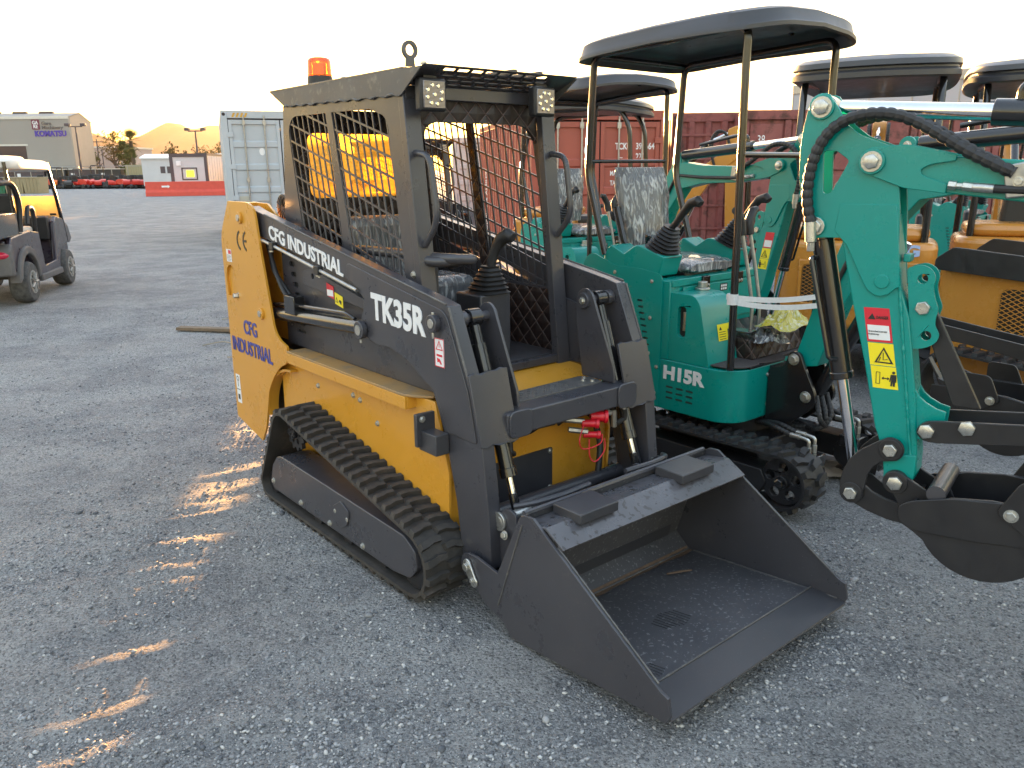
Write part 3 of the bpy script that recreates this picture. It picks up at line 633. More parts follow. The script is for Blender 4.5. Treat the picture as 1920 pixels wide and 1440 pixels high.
b = MB(); [b.box(-3.075, -3.03 + .01 * (i % 2), -.5022, -.5018, 1.094 + .007 * i, 1.096 + .007 * i) for i in range(5)]; b.build('sticker_text', 'blackink', st1)
st2 = sticker(tower, -3.125, .29, .055, .165, -.5005); b = MB().box(-3.122, -3.073, -.5022, -.5018, .367, .371); b.prism(arc(-3.098, .432, .015, 0, 360, 12)[:-1], 'y', -.5022, -.5018, [arc(-3.098, .432, .010, 0, 340, 10)]); b.box(-3.101, -3.095, -.5022, -.5018, .385, .42); b.box(-3.112, -3.084, -.5022, -.5018, .31, .34); b.build('sticker_symbol', 'blackink', st2)
ws = sticker(armR, -1.172, .848, .060, .108, -.4755); ro = MB()
ro.prism([(-1.172, .848), (-1.112, .848), (-1.112, .956), (-1.172, .956)], 'y', -.4775, -.477, [rrect(-1.169, -1.115, .851, .953, .004, 2)])
ro.prism([(-1.165, .912), (-1.119, .912), (-1.142, .949)], 'y', -.4775, -.477, [[(-1.159, .916), (-1.142, .943), (-1.125, .916)]]); ro.box(-1.1435, -1.1405, -.4775, -.477, .922, .936)
ro.box(-1.160, -1.124, -.4775, -.477, .888, .896); ro.prism([(-1.158, .882), (-1.140, .878), (-1.128, .862), (-1.134, .858), (-1.146, .868), (-1.156, .864)], 'y', -.4775, -.477); ro.build('sticker_symbol', 'redink', ws)
beam = [o for o in CT.children if o.name.startswith('latch_beam')][0]
s3 = sticker(beam, -2.095, 1.005, .066, .058, -.4268, 'redink', -.19); o = MB().box(-2.091, -2.033, -.4292, -.4287, 1.005, 1.033); o.build('sticker_panel', 'white', s3)
s4 = sticker(beam, -2.022, .975, .072, .052, -.4268, 'decal_yellow', -.19); b = MB().prism([(-2.015, .985), (-1.992, .982), (-2.003, 1.008)], 'y', -.4292, -.4287, [[(-2.0115, .987), (-2.003, 1.003), (-1.996, .985)]]); b.prism([(-1.985, .99), (-1.965, .975), (-1.960, .99), (-1.975, .998)], 'y', -.4292, -.4287); b.build('sticker_symbol', 'blackink', s4)

# ---- cab
for s in (-1, 1):
    ro_ = rpoly([(-2.344, 1.03), (-2.462, 1.745), (-2.407, 1.798), (-2.085, 1.796), (-1.960, 1.03)], [.03, .04, .04, .0, 0], 4)
    fo_ = rpoly([(-1.885, 1.03), (-2.032, 1.796), (-1.662, 1.790), (-1.580, 1.745), (-1.482, 1.03)], [0, 0, .05, .05, .03], 4)
    side = [(-2.585, 1.22), (-2.500, 1.849), (-1.472, 1.830), (-1.400, 1.115), (-1.345, .69), (-2.30, .69), (-2.585, .90)]
    cs = MB().prism(side, 'y', s * .383, s * .375, [ro_, fo_]).build('cab_side', 'grey', CT, .001)
    gr = MB()
    for pl in (ro_, fo_): grille(gr, pl, s * .378, .005, [((.19, -1), .0500, .0075, .01), ((1, -.278), .0735, .0085, .02)])
    gr.build('side_mesh', 'grey', cs)
    qz = .70; MB().prism([(-2.57, .70), (-2.57, 1.0), (-2.36, 1.02), (-1.44, 1.02), (-1.39, .70)], 'y', s * .373, s * .360).build('quilted_lining', 'quilt', cs)
    MB().prism([(-1.953, 1.02), (-2.078, 1.80), (-2.036, 1.80), (-1.892, 1.02)], 'y', s * .373, s * .366).build('quilted_lining', 'quilt', cs)
    # front post
    pst = MB(); a = [(-1.500, 1.845), (-1.462, 1.845), (-1.335, .692), (-1.375, .692)]
    pst.prism(a, 'y', s * .3845, s * .312).build('front_post', 'grey', CT, .003)
    [MB().bolt((x, s * .3845, z), (0, s, 0), .011).build('bolt', 'zinc', CT) for x, z in ((-1.435, 1.155), (-1.455, 1.115), (-1.40, .95))]
    hp = bendpath([(-1.437, s * .352, 1.617), (-1.345, s * .352, 1.606), (-1.305, s * .352, 1.360), (-1.395, s * .352, 1.268)], .06, 6)
    MB().tube(hp, .0125, 14).build('grab_handle', 'grey', CT)
    # work light
    y0 = -.370 if s < 0 else .190; wl = MB().box(-1.405, -1.362, y0, y0 + .118, 1.765, 1.883).build('work_light', 'plastic', CT, .010, seg=3)
    ln = MB().box(-1.364, -1.357, y0 + .010, y0 + .108, 1.775, 1.873).build('light_lens', 'lens', wl, .003)
    for k in range(9):
        a_ = 2 * math.pi * k / 8; rr_ = .034 if k < 8 else 0; yy, zz = y0 + .059 + rr_ * math.cos(a_ + .3), 1.824 + rr_ * math.sin(a_ + .3); MB().cyl((-1.358, yy, zz), (-1.353, yy, zz), .0095, 12, .006).build('led', 'chrome', wl)
    MB().prism([(y0 + .03, 1.883), (y0 + .088, 1.883), (y0 + .088, 1.905), (y0 + .03, 1.905)], 'x', -1.40, -1.385).build('light_bracket', 'plastic', wl)
MB().box(-1.48, -1.455, -.375, .375, 1.815, 1.862).build('cab_header', 'grey', CT, .003)
MB().prism(rpoly([(-.31, 1.815), (.31, 1.815), (.31, 1.66), (.25, 1.735), (-.25, 1.735), (-.31, 1.66)], [0, 0, 0, .08, .08, 0], 5), 'x', -1.50, -1.485).build('header_lining', 'quilt', CT)
MB().box(-1.375, -1.345, -.312, .312, .706, .740).build('cab_sill', 'grey', CT, .003)
win = rrect(-.30, .27, 1.42, 1.735, .05, 5)
bp_ = MB().prism([(-.374, .75), (.374, .75), (.374, 1.84), (-.374, 1.84)], 'x', -2.475, -2.467, [win]).build('cab_rear_wall', 'grey', CT)
MB().prism([(-.374, .75), (.374, .75), (.374, 1.84), (-.374, 1.84)], 'x', -2.466, -2.455, [rrect(-.295, .265, 1.425, 1.73, .05, 5)]).build('quilted_lining', 'quilt', bp_)
gw = bpy.data.materials.new('scratched_glow_tinted_window'); gw.use_nodes = True; gn = gw.node_tree.nodes; gl = gw.node_tree.links; gn.remove(gn['Principled BSDF'])
g1 = gn.new('ShaderNodeBsdfTranslucent'); g1.inputs[0].default_value = (1.0, 0.62, 0.14, 1); g2 = gn.new('ShaderNodeBsdfTransparent'); g2.inputs[0].default_value = (1.0, 0.80, 0.42, 1); g3 = gn.new('ShaderNodeMixShader')  # amber tints carry the low sun's glow in the pane's colour
g4 = gn.new('ShaderNodeTexNoise'); g4.inputs['Scale'].default_value = 7; g5 = gn.new('ShaderNodeMapRange'); g5.inputs[1].default_value = .35; g5.inputs[2].default_value = .65; g5.inputs[3].default_value = .35; g5.inputs[4].default_value = .8; gl.new(g4.outputs['Fac'], g5.inputs[0]); gl.new(g5.outputs[0], g3.inputs[0])
gl.new(g1.outputs[0], g3.inputs[1]); gl.new(g2.outputs[0], g3.inputs[2]); gl.new(g3.outputs[0], gn['Material Output'].inputs[0]); M['rear_glass'] = gw
MB().prism(win, 'x', -2.4725, -2.4695).build('rear_window', 'rear_glass', bp_)
# seat in plastic, belt, arm rest, foot area
seat = MB().box(-2.26, -1.80, -.215, .215, .93, 1.075).build('seat_cushion', 'wrap', CT, .045, seg=4)
b = MB().box(-2.36, -2.25, -.21, .21, 1.02, 1.34).build('seat_backrest', 'wrap', CT, .05, seg=4)
MB().box(-2.3, -1.85, -.19, .19, .74, .93).build('seat_base', 'black_matte', CT, .01)
MB().tube(bendpath([(-1.95, -.33, 1.215), (-1.50, -.33, 1.222), (-1.34, -.30, 1.218), (-1.33, -.16, 1.205), (-1.40, -.15, 1.20), (-1.60, -.15, 1.17)], .06, 5), .021, 14).build('arm_rest_bar', 'grey', CT)
MB().tube(bendpath([(-1.45, -.36, 1.215), (-1.36, -.33, 1.205), (-1.345, -.20, 1.205), (-1.44, -.20, 1.18)], .05, 5), .020, 14).build('knee_bar', 'grey', CT)
MB().box(-1.56, -1.47, -.31, -.24, .80, 1.20).build('restraint_post', 'grey_dark', CT, .004)
cb = MB().box(-1.62, -1.44, -.050, .118, .66, 1.035).build('control_console', 'grey_dark', CT, .008)
bt = MB(); rings = []
for i in range(13):
    t = i / 12; w_ = (.078 - .046 * t) * (1.0 + (.12 if i % 2 == 0 else -.06)); c = Vector((-1.51 + .02 * t, .045, 1.036 + .115 * t))
    rings.append([tuple(c + Vector((w_ * math.copysign(abs(math.cos(a)) ** .55, math.cos(a)), w_ * math.copysign(abs(math.sin(a)) ** .55, math.sin(a)), 0))) for a in [2 * math.pi * k / 20 for k in range(20)]])
bt.loft(rings).build('joystick_boot', 'plastic', CT, smooth=50)
MB().tube([(-1.49, .045, 1.13), (-1.48, .052, 1.19), (-1.465, .062, 1.235), (-1.445, .075, 1.268), (-1.415, .085, 1.283), (-1.385, .09, 1.275)], [.020, .021, .023, .030, .033, .020], 14).build('joystick_grip', 'plastic', CT, .004)

# ---- roof
def slots_():
    out = []
    for r_ in range(4):
        for k in range(8):
            y = -.28 + k * .066 + (.022 if r_ % 2 else 0); x = -1.328 - r_ * .031; out.append([(x, y), (x, y + .050), (x - .020, y + .050), (x - .020, y)])
    return out
gp_ = MB().prism([(-1.455, -.384), (-1.314, -.384), (-1.314, .384), (-1.455, .384)], 'z', 1.921, 1.924, slots_()); gp_.v = [(v[0], v[1], v[2] + (v[0] + 1.314) * .40) for v in gp_.v]
gp_.build('roof_grating', 'grey', CT)
rf = MB().prism([(-2.615, -.392), (-1.457, -.388), (-1.457, .388), (-2.615, .392)], 'z', 1.917, 1.925).build('roof', 'grey', CT, .001)
for s in (-1, 1):
    MB().prism([(-2.612, 1.9165), (-2.470, 1.846), (-1.462, 1.826), (-1.318, 1.9165)], 'y', s * .392, s * .384).build('roof_side', 'roof_side' if 'roof_side' in M else 'grey_dirty', rf, .001)
    wd = MB(); L_ = 1.0
    pts = []
    for i in range(70):
        t = i / 69; pts.append((-2.47 + t * 1.0, s * .390, 1.8455 - .018 * t + .004 * math.sin(i * .9)))
    wd.tube(pts, [.003 + .004 * (1 if (i // 3) % 3 == 0 else 0) * random.random() for i in range(70)], 6).build('weld_seam', 'grey_dirty', rf, smooth=60)
MB().prism([(-2.612, 1.9165), (-2.470, 1.846), (-2.478, 1.846), (-2.62, 1.9165)], 'y', -.383, .383).build('roof_rear_lip', 'grey', rf)
for k in (.12, .26): MB().box(-1.95, -1.40, k - .012, k + .012, 1.925, 1.945).build('roof_rail', 'grey', rf, .003)
e = MB(); ex, ey = -1.455, -.35
e.prism(arc(ey, 1.985, .034, -60, 240, 18) + [(ey - .020, 1.926), (ey + .020, 1.926)], 'x', ex - .006, ex + .006, [arc(ey, 1.985, .019, 0, 345, 16)])
e.build('lifting_eye', 'grey_dirty', CT, .002)
[MB().bolt((x, y, 1.925), (0, 0, 1), .011).build('bolt', 'zinc', rf) for x, y in ((-1.40, -.30), (-1.95, -.36), (-1.35, -.36))]
bx, by = -2.27, -.30
bc = MB().cyl((bx, by, 1.925), (bx, by, 1.966), .058, 28, .055).build('beacon_base', 'plastic', CT, .003)
rg = []
for i in range(15):
    t = i / 14; r_ = (.054 - .004 * t) * (1 + (.02 if i % 2 else 0)) if i < 13 else (.048 if i == 13 else .040)
    rg.append([(bx + r_ * math.cos(2 * math.pi * k / 28), by + r_ * math.sin(2 * math.pi * k / 28), 1.966 + .078 * t) for k in range(28)])
M['amber'] = mat('amber_beacon_lens', (1.0, 0.20, 0.0), 0.12, 0, (30, .2), (0.95, 0.14, 0.0), None, 0.3, trans=0.55)
MB().loft(rg).build('beacon_lens', 'amber', bc, smooth=50)
MB().cyl((bx, by, 1.97), (bx, by, 2.02), .022, 16).build('beacon_bulb', 'chrome', bc)
# round air cleaner with radial slots behind the cab
for s in (-1, 1):
    ac = MB().cyl((-2.70, s * .335, 1.375), (-2.70, s * .22, 1.375), .068, 30).build('air_cleaner_housing', 'plastic', CT, .004)
    MB().cyl((-2.70, s * .336, 1.375), (-2.70, s * .338, 1.375), .055, 28).build('air_cleaner_backing', M['dust'], ac)
    for k in range(12): a_ = 2 * math.pi * k / 12; MB().tube([(-2.70 + .018 * math.cos(a_), s * .340, 1.375 + .018 * math.sin(a_)), (-2.70 + .056 * math.cos(a_), s * .340, 1.375 + .056 * math.sin(a_))], .0035, 6).build('air_cleaner_rib', 'plastic', ac)
MB().box(-2.66, -2.59, -.33, .33, 1.30, 1.44).build('air_cleaner_bracket', 'plastic', CT, .006)

# ---- quick attach and bucket
for s in (-1, 1):
    qp = [(-.775, .36), (-.80, .372), (-.84, .368), (-.875, .33), (-.905, .25), (-.945, .17), (-.955, .10), (-.90, .045), (-.82, .0), (-.79, .0), (-.76, .2)]
    for yy in (.425, .285): MB().prism(rpoly(qp, .012, 2), 'y', s * yy, s * (yy - .012)).build('quick_attach_plate', 'grey', CT, .002)
    b = MB(); b.cyl((-.862, s * .437, .312), (-.862, s * .27, .312), .022, 18); b.cyl((-.862, s * .425, .312), (-.862, s * .436, .312), .036, 20); b.build('quick_attach_pin', 'zinc', CT, .002)
    MB().bolt((-.82, s * .44, .275), (0, s, .2), .013).build('bolt', 'zinc', CT)
    b = MB().tube(bendpath([(-.80, s * .41, .385), (-.74, s * .36, .405), (-.72, s * .25, .41), (-.73, s * .10, .41)], .03), .011, 8); b.build('latch_lever', 'grey', CT)
MB().prism([(-.79, .0), (-.70, .385), (-.688, .385), (-.775, .0)], 'y', -.44, .44).build('quick_attach_board', 'grey_dark', CT, .002)
BK = MB()
prof = [(.004, -.002), (-.12, -.010), (-.706, -.058), (-.789, .014), (-.660, .425)]
off = [(0, .008), (-.12, .006), (-.700, -.044), (-.775, .020), (-.648, .425)]
BK.prism(prof + off[::-1], 'y', -.498, .498)
bk = BK.build('bucket', 'bucket_floor', CT, .001)
MB().prism([(-.650, .396), (-.650, .404), (-.536, .422), (-.452, .372), (-.458, .364), (-.540, .412)], 'y', -.4985, .4985).build('bucket_top_flange', 'flange', bk, .002)
b = MB(); b.tube([(-.655, -.49, .428), (-.655, .49, .428)], .011, 8); b.build('bucket_top_bar', 'grey', bk)
MB().prism([(.006, .008), (-.002, -.001), (-.13, -.009), (-.13, .015)], 'y', -.4975, .4975).build('cutting_edge', 'grey_dark', bk, .001)
for s in (-1, 1):
    sp = [(-.654, .424), (-.630, .438), (-.588, .440), (-.521, .396), (-.031, .086), (-.004, .078), (.006, .020), (-.008, -.006), (-.116, -.012), (-.706, -.060), (-.745, -.020), (-.851, .012), (-.925, .065)] + arc(-.945, .125, .052, 235, 100, 6) + [(-.90, .180), (-.779, .163)]
    sd_ = MB().prism(sp, 'y', s * .510, s * .4985).build('bucket_side', 'grey', bk, .0015)
    w = MB()
    for a, c_ in (((-.640, .40), (-.775, .04)), ((-.03, .012), (-.70, -.042)), ((-.48, .392 - .02), (-.05, .100))):
        k = 60; w.tube([(a[0] + (c_[0] - a[0]) * i / k, s * (.511 if c_ == (-.775, .04) else .4965), a[1] + (c_[1] - a[1]) * i / k) for i in range(k + 1)], [.0025 + .002 * random.random() for _ in range(k + 1)], 6)
    w.build('weld_seam', 'grey_dirty', sd_, smooth=60)
    b = MB().prism([(p[0], p[1]) for p in arc(-.948, .130, .026, 60, 240, 8)] + arc(-.912, .078, .022, 240, 420, 8), 'y', s * .511, s * .520); b.build('pivot_cap', 'zinc', sd_, .003)
    MB().bolt((-.945, s * .520, .128), (0, s, 0), .016).build('bolt', 'zinc', sd_, .001); MB().bolt((-.915, s * .520, .082), (0, s, 0), .010).build('bolt', 'zinc', sd_, .001)
for y0, y1 in ((-.385, -.200), (.150, .340)):
    MB().prism([(-.625, y0), (-.625, y1), (-.490, y1), (-.490, y0)], 'z', .412, .448).build('bucket_hook_block', 'grey_dark', bk, .004)
w = MB(); k = 90
for x0, z0 in ((-.132, .017), (-.700, -.038)): w.tube([(x0, -.49 + .98 * i / k, z0) for i in range(k + 1)], [.003 + .002 * random.random() for _ in range(k + 1)], 6)
w.build('weld_seam', 'grey_dirty', bk, smooth=60)
du = MB(); k = 40; vs = []
for i in range(k + 1):
    y = -.49 + .98 * i / k; d_ = .02 + .03 * abs(noise.noise(Vector((y * 6, 0, 2)))); vs += [(-.703, y, -.039), (-.703 + d_, y, -.0405 + d_ * .08 + .0015), (-.712 , y, -.028)]
du.add(vs, [(3 * i, 3 * i + 1, 3 * i + 4, 3 * i + 3) for i in range(k)] + [(3 * i + 2, 3 * i, 3 * i + 3, 3 * i + 5) for i in range(k)]); du.build('dust_in_corner', 'dust', bk)
tw = MB().tube([(-.60, .22, -.024), (-.57, .27, -.018), (-.55, .315, -.020)], [.004, .005, .003], 6); o = tw.build('dry_twig', 'dust')
o.location = CT.location; o.rotation_euler = CT.rotation_euler; tag(o, 'thin dry twig lying at the back corner inside the loader bucket', 'twig')
for (cx, cy, n_, w_, hh) in ((-.36, -.05, 9, .016, .12), (-.20, -.36, 7, .014, .09)):
    for i in range(n_):
        zz = lambda x: -.0385 + (x + .70) * .0755 + .003
        y = cy + (i - n_ / 2) * w_; l_ = hh * (1 - abs(i - n_ / 2) / n_) ; pts = [(cx - l_ / 2, y, zz(cx - l_ / 2)), (cx + l_ / 2, y + .01, zz(cx + l_ / 2))]
        MB().tube(pts, .0009, 4).build('boot_scuff', 'blackink', bk)

# ---------------------------------------------------------------- mini excavators
AX, AZ = 1.75, 1.625                       # arm pivot in machine space
def U(pts): return [(AX - u, AZ + z) for u, z in pts]
def mesh_shift(o, d):
    for v in o.data.vertices: v.co += Vector(d)
def make_arm(root, paint, decals=True):
    """boom, dipper, linkage, bucket; everything lies in the machine's centre plane"""
    def plates(name, poly, y, t, m, parent, holes=(), bevel=.002):
        out = []
        for s in (-1, 1): out.append(MB().prism(poly, 'y', s * y, s * (y - t), holes).build(name, m, parent, bevel))
        return out
    # boom
    bo = U([(.02, -.02), (.02, .02), (.20, .012), (.40, -.002), (.70, .006), (.90, .03), (1.04, -.02), (1.18, -.22), (1.33, -.62), (1.42, -.93), (1.37, -.985), (1.30, -.97), (1.20, -.66), (1.04, -.32), (.90, -.155), (.70, -.118), (.40, -.110), (.20, -.088)])
    bm_ = MB().prism(bo, 'y', -.052, .052).build('boom', paint, root, .004)
    fk = U(rpoly([(-.040, .0), (-.02, .038), (.029, .043), (.088, .046), (.217, .016), (.214, .0), (.15, -.010), (.128, -.024), (.135, -.038), (.201, -.062), (.199, -.088), (.09, -.074), (-.01, -.036)], [.03, .02, .01, .01, .003, .003, .015, .01, .015, .003, .003, .01, .02], 4))
    plates('boom_fork', fk, .063, .008, paint, bm_)
    lug = U(arc(.985, .075, .038, -10, 190, 9) + [(.93, -.0), (1.045, -.03)])
    plates('cylinder_lug', lug, .040, .012, paint, bm_)
    for s in (-1, 1):
        MB().bolt((AX, s * .074, AZ), (0, s, 0), .022, .012).build('bolt', 'zinc', bm_, .001)
        MB().cyl((AX, s * .063, AZ), (AX, s * .074, AZ), .036, 26).build('pin_boss', paint, bm_, .002)
        MB().bolt((AX - .985, s * .040, AZ + .075), (0, s, 0), .014).build('bolt', 'zinc', bm_)
        cl = MB().prism(U([(.33, -.015), (.40, .0), (.415, -.09), (.345, -.10)]), 'y', s * .054, s * .072).build('hose_clamp', 'steel', bm_, .004)
        MB().bolt((AX - .37, s * .072, AZ - .055), (0, s, 0), .011).build('bolt', 'zinc', cl)
        f = MB().tube([(AX - .205, s * .068, AZ - .064), (AX - .225, s * .068, AZ - .066), (AX - .225, s * .068, AZ - .066), (AX - .24, s * .068, AZ - .067)], [.013, .013, .009, .009], 6); f.cyl((AX - .24, s * .068, AZ - .067), (AX - .265, s * .068, AZ - .070), .0125, 6); f.cyl((AX - .265, s * .068, AZ - .070), (AX - .315, s * .068, AZ - .074), .0125, 14); f.build('hose_fitting', 'zinc', bm_, .001)
        MB().tube([(AX - .315, s * .068, AZ - .074), (AX - .40, s * .068, AZ - .078), (AX - .70, s * .062, AZ - .075), (AX - .95, s * .062, AZ - .06), (AX - 1.15, s * .062, AZ - .35), (AX - 1.3, s * .062, AZ - .7)], .0115, 10).build('hydraulic_hose', 'rubber_new', bm_)
    # dipper: tail plates and box
    tail = U(arc(-.158, .157, .040, 60, 175, 7) + [(-.208, .10), (-.213, .04), (-.210, -.04), (-.197, -.11), (-.182, -.175)] + arc(-.148, -.190, .036, 185, 290, 6) + [(-.120, -.222), (-.072, -.221), (.094, -.230), (.086, -.13), (.062, .036), (.02, .052), (-.04, .074), (-.085, .108), (-.108, .150)])
    slot = U(rpoly([(-.143, .033), (-.106, .033), (-.066, .004), (-.112, -.092), (-.134, -.092)], .010, 3))
    dp = MB().prism(U([(-.085, -.15), (.075, -.15), (.096, -.26), (.110, -.357), (.142, -.442), (.162, -.542), (.190, -.70), (.212, -.87), (.214, -.925), (.150, -.932), (.120, -.90), (.117, -.874), (.083, -.791), (.032, -.591), (-.020, -.412), (-.062, -.25)]), 'y', -.046, .046).build('dipper', paint, root, .004)
    plates('dipper_tail_plate', tail, .054, .010, paint, dp, [slot])
    dbl = U([(-.080, -.12), (-.090, -.200), (-.070, -.222), (-.052, -.240), (-.035, -.27), (-.010, -.318), (.008, -.352), (.022, -.372), (.040, -.384), (.060, -.388), (.080, -.380), (.098, -.362), (.110, -.356), (.098, -.26), (.078, -.12)])
    plates('dipper_doubler', dbl, .0555, .010, paint, dp)
    boss = [arc(.165, -.95, .040, 180, 360, 10)]
    plates('dipper_foot', U([(.117, -.874), (.125, -.93)] + arc(.165, -.950, .038, 190, 340, 8) + [(.212, -.925), (.21, -.86)]), .056, .011, paint, dp)
    w = MB(); k = 90
    for (a, b) in (((.098, -.24), (.205, -.88)),):
        w.tube([(AX - (a[0] + (b[0] - a[0]) * i / k) + .010, .0465, AZ + a[1] + (b[1] - a[1]) * i / k) for i in range(k + 1)], [.0035 + .003 * random.random() for _ in range(k + 1)], 6)
    w.build('weld_seam', paint, dp, smooth=60)
    for s in (-1, 1):
        MB().cyl((AX + .158, s * .054, AZ + .157), (AX + .158, s * .062, AZ + .157), .036, 26).build('pin_boss', paint, dp, .002)
        MB().bolt((AX + .158, s * .062, AZ + .157), (0, s, 0), .023, .012).build('bolt', 'zinc', dp, .001)
        MB().cyl((AX + .146, s * .054, AZ - .189), (AX + .146, s * .062, AZ - .189), .030, 24).build('pin_boss', paint, dp, .002)
        MB().bolt((AX + .146, s * .062, AZ - .189), (0, s, 0), .021, .012).build('bolt', 'zinc', dp, .001)
        MB().cyl((AX - .060, s * .056, AZ - .343), (AX - .060, s * .060, AZ - .343), .021, 24).build('plug_weld', paint, dp, .002)
    # bracket for the thumb
    br = U(rpoly([(.120, -.300), (.160, -.289), (.186, -.300), (.200, -.324), (.195, -.355), (.205, -.390), (.217, -.415), (.211, -.440), (.212, -.465), (.228, -.490), (.220, -.515), (.192, -.533), (.155, -.540)], .012, 3))
    tb = plates('thumb_bracket', br, .036, .009, paint, dp, [arc(AX - .165, AZ - .330, .0145, 0, 345, 14), arc(AX - .192, AZ - .495, .0145, 0, 345, 14)])
    for s in (-1, 1):
        MB().bolt((AX - .175, s * .036, AZ - .414), (0, s, 0), .021, .012, False).build('bolt', 'zinc', dp, .001)
        gp = U([(.172, -.665), (.183, -.659), (.197, -.680), (.215, -.695), (.245, -.710), (.272, -.716), (.268, -.80), (.20, -.813), (.192, -.80)]); MB().prism(gp, 'y', s * .040, s * .030).build('thumb_lug', paint, dp, .002)
    MB().box(AX - .125, AX - .105, -.02, .03, AZ - .285, AZ - .262).build('thumb_stop', paint, dp, .003)
    # dipper cylinder
    a = Vector((AX + .158, 0, AZ + .157)); b = Vector((AX - .985, 0, AZ + .075)); dv = (b - a).normalized()
    a2 = Vector((AX + .158, 0, AZ + .142)); cyl_ = MB().cyl(a + dv * .44, b - dv * .04, .036, 28).build('dipper_cylinder', 'black', root, .003)
    MB().cyl(a + dv * .04, a + dv * .45, .0235, 28).build('piston_rod', 'chrome', cyl_)
    r = MB().cyl(a - Vector((0, .036, 0)), a + Vector((0, .036, 0)), .036, 22); r.build('rod_eye', 'black', cyl_, .003)
    MB().tube(bendpath([a + dv * .50 + Vector((0, 0, .03)), a + dv * .50 + Vector((0, 0, .07)), a + dv * .60 + Vector((0, .0, .085)), a + dv * .95 + Vector((0, 0, .06))], .03), .012, 10).build('feed_pipe', 'black', cyl_)
    # bucket cylinder
    a = Vector((AX + .146, 0, AZ - .189)); b = Vector((AX - .041, 0, AZ - 1.010)); dv = (b - a).normalized()
    cb = MB().cyl(a + dv * .03, a + dv * .485, .033, 28); cb.cyl(a + dv * .465, a + dv * .488, .036, 28); cb.cyl(a + dv * .03, a + dv * .045, .036, 28)
    cb = cb.build('bucket_cylinder', 'black', root, .003)
    MB().cyl(a + dv * .48, b - dv * .02, .0185, 24).build('piston_rod', 'chrome', cb)
    MB().tube(bendpath([a + dv * .10 + Vector((.02, .03, 0)), a + dv * .10 + Vector((.03, .045, 0)), a + dv * .42 + Vector((.02, .045, 0)), a + dv * .42 + Vector((.0, .03, 0))], .02), .008, 8).build('feed_pipe', 'black', cb)
    # spiral wrapped hoses
    for s in (-1, 1):
        P = [(-.156, -.175), (-.170, -.12), (-.173, -.06), (-.165, 0), (-.145, .055), (-.11, .098), (-.06, .124), (0, .132), (.06, .124), (.12, .098), (.18, .062), (.24, .025), (.30, -.006), (.36, -.035)]
        hose('spiral_hose', [(AX - u, s * (.078 + (.0 if u < .1 else -.008)), AZ + z) for u, z in P], .0155 if s > 0 else .014, root, 'rubber_new', True, 7)
        h = MB().cyl((AX + .156, s * .078, AZ - .175), (AX + .150, s * .078, AZ - .235), .017, 16); h.cyl((AX + .150, s * .078, AZ - .235), (AX + .149, s * .075, AZ - .262), .013, 6); h.build('hose_end', 'zinc', root, .001)
    # links
    l1 = U(arc(.141, -.849, .038, 110, -60, 9) + [(.118, -.893), (.097, -.915), (.084, -.945), (.080, -.985)] + arc(.041, -1.012, .036, 15, -150, 8) + [(.004, -.985), (.010, -.945), (.028, -.90), (.060, -.862), (.10, -.832)])
    lk = plates('bucket_link', l1, .074, .010, 'black_matte', root)
    for s in (-1, 1):
        for u, z in ((.141, -.849), (.041, -1.012)):
            MB().cyl((AX - u, s * .074, AZ + z), (AX - u, s * .079, AZ + z), .034, 22).build('washer', 'black_matte', root, .002)
            MB().bolt((AX - u, s * .079, AZ + z), (0, s, 0), .021, .012, False).build('bolt', 'zinc', root, .001)
        MB().cyl((AX - .165, s * .056, AZ - .950), (AX - .165, s * .079, AZ - .950), .036, 24).build('washer', 'black_matte', root, .002)
        MB().bolt((AX - .165, s * .079, AZ - .950), (0, s, 0), .023, .012, False).build('bolt', 'zinc', root, .001)
    l2 = U([(.020, -1.045), (.050, -.975), (.075, -.985), (.10, -1.002), (.14, -1.016), (.195, -1.022), (.205, -1.085), (.15, -1.082), (.09, -1.068), (.045, -1.05)])
    plates('bucket_link', l2, .060, .012, 'black_matte', root)
    # bucket
    bc = (.415, -1.005); rr = .172
    sh = U([(.195, -1.000), (.225, -.985), (.33, -.942), (.43, -.926), (.60, -.930), (.70, -.90), (.665, -.985)] + arc(bc[0], bc[1], rr, 15, -150, 18) + [(.235, -1.070), (.20, -1.052)])
    bk = MB(); outer = arc(bc[0], bc[1], rr, 15, -165, 22); pts = [(AX - .70, AZ - .905), (AX - .665, AZ - .985)] + U(outer)[1:] + U([(.215, -1.02), (.225, -.985)])
    inner = [(p[0] + (AX - bc[0] - p[0]) * .04, p[1] + (AZ + bc[1] - p[1]) * .04) for p in pts]
    bk.prism(pts + inner[::-1], 'y', -.121, .121); bk = bk.build('digging_bucket', 'black_matte', root, .001)
    for s in (-1, 1):
        MB().prism(sh, 'y', s * .131, s * .121).build('bucket_side', 'black_matte', bk, .002)
        wp = U(rpoly([(.190, -1.000), (.222, -.975), (.33, -.942), (.46, -.925), (.72, -.928), (.72, -1.02), (.40, -1.058), (.235, -1.066), (.195, -1.045)], .015, 3)); MB().prism(wp, 'y', s * .137, s * .131).build('wear_plate', 'black_matte', bk, .002)
        ear = U([(.140, -.955), (.165, -.912), (.200, -.930), (.30, -.985), (.33, -1.05), (.20, -1.05)]); MB().prism(ear, 'y', s * .072, s * .060).build('bucket_ear', 'black_matte', bk, .002)
        sc_ = U(rpoly([(.44, -.955), (.49, -.85), (.60, -.85), (.60, -1.06), (.51, -1.0)], .02, 3)); MB().prism(sc_, 'y', s * .146, s * .137).build('side_cutter', 'black_matte', bk, .002)
        MB().bolt((AX - .478, s * .146, AZ - .953), (0, s, 0), .014).build('bolt', 'zinc', bk)
    MB().cyl((AX - .285, -.121, AZ - .945), (AX - .285, .121, AZ - .945), .026, 24).build('bucket_tube', 'grey', bk)
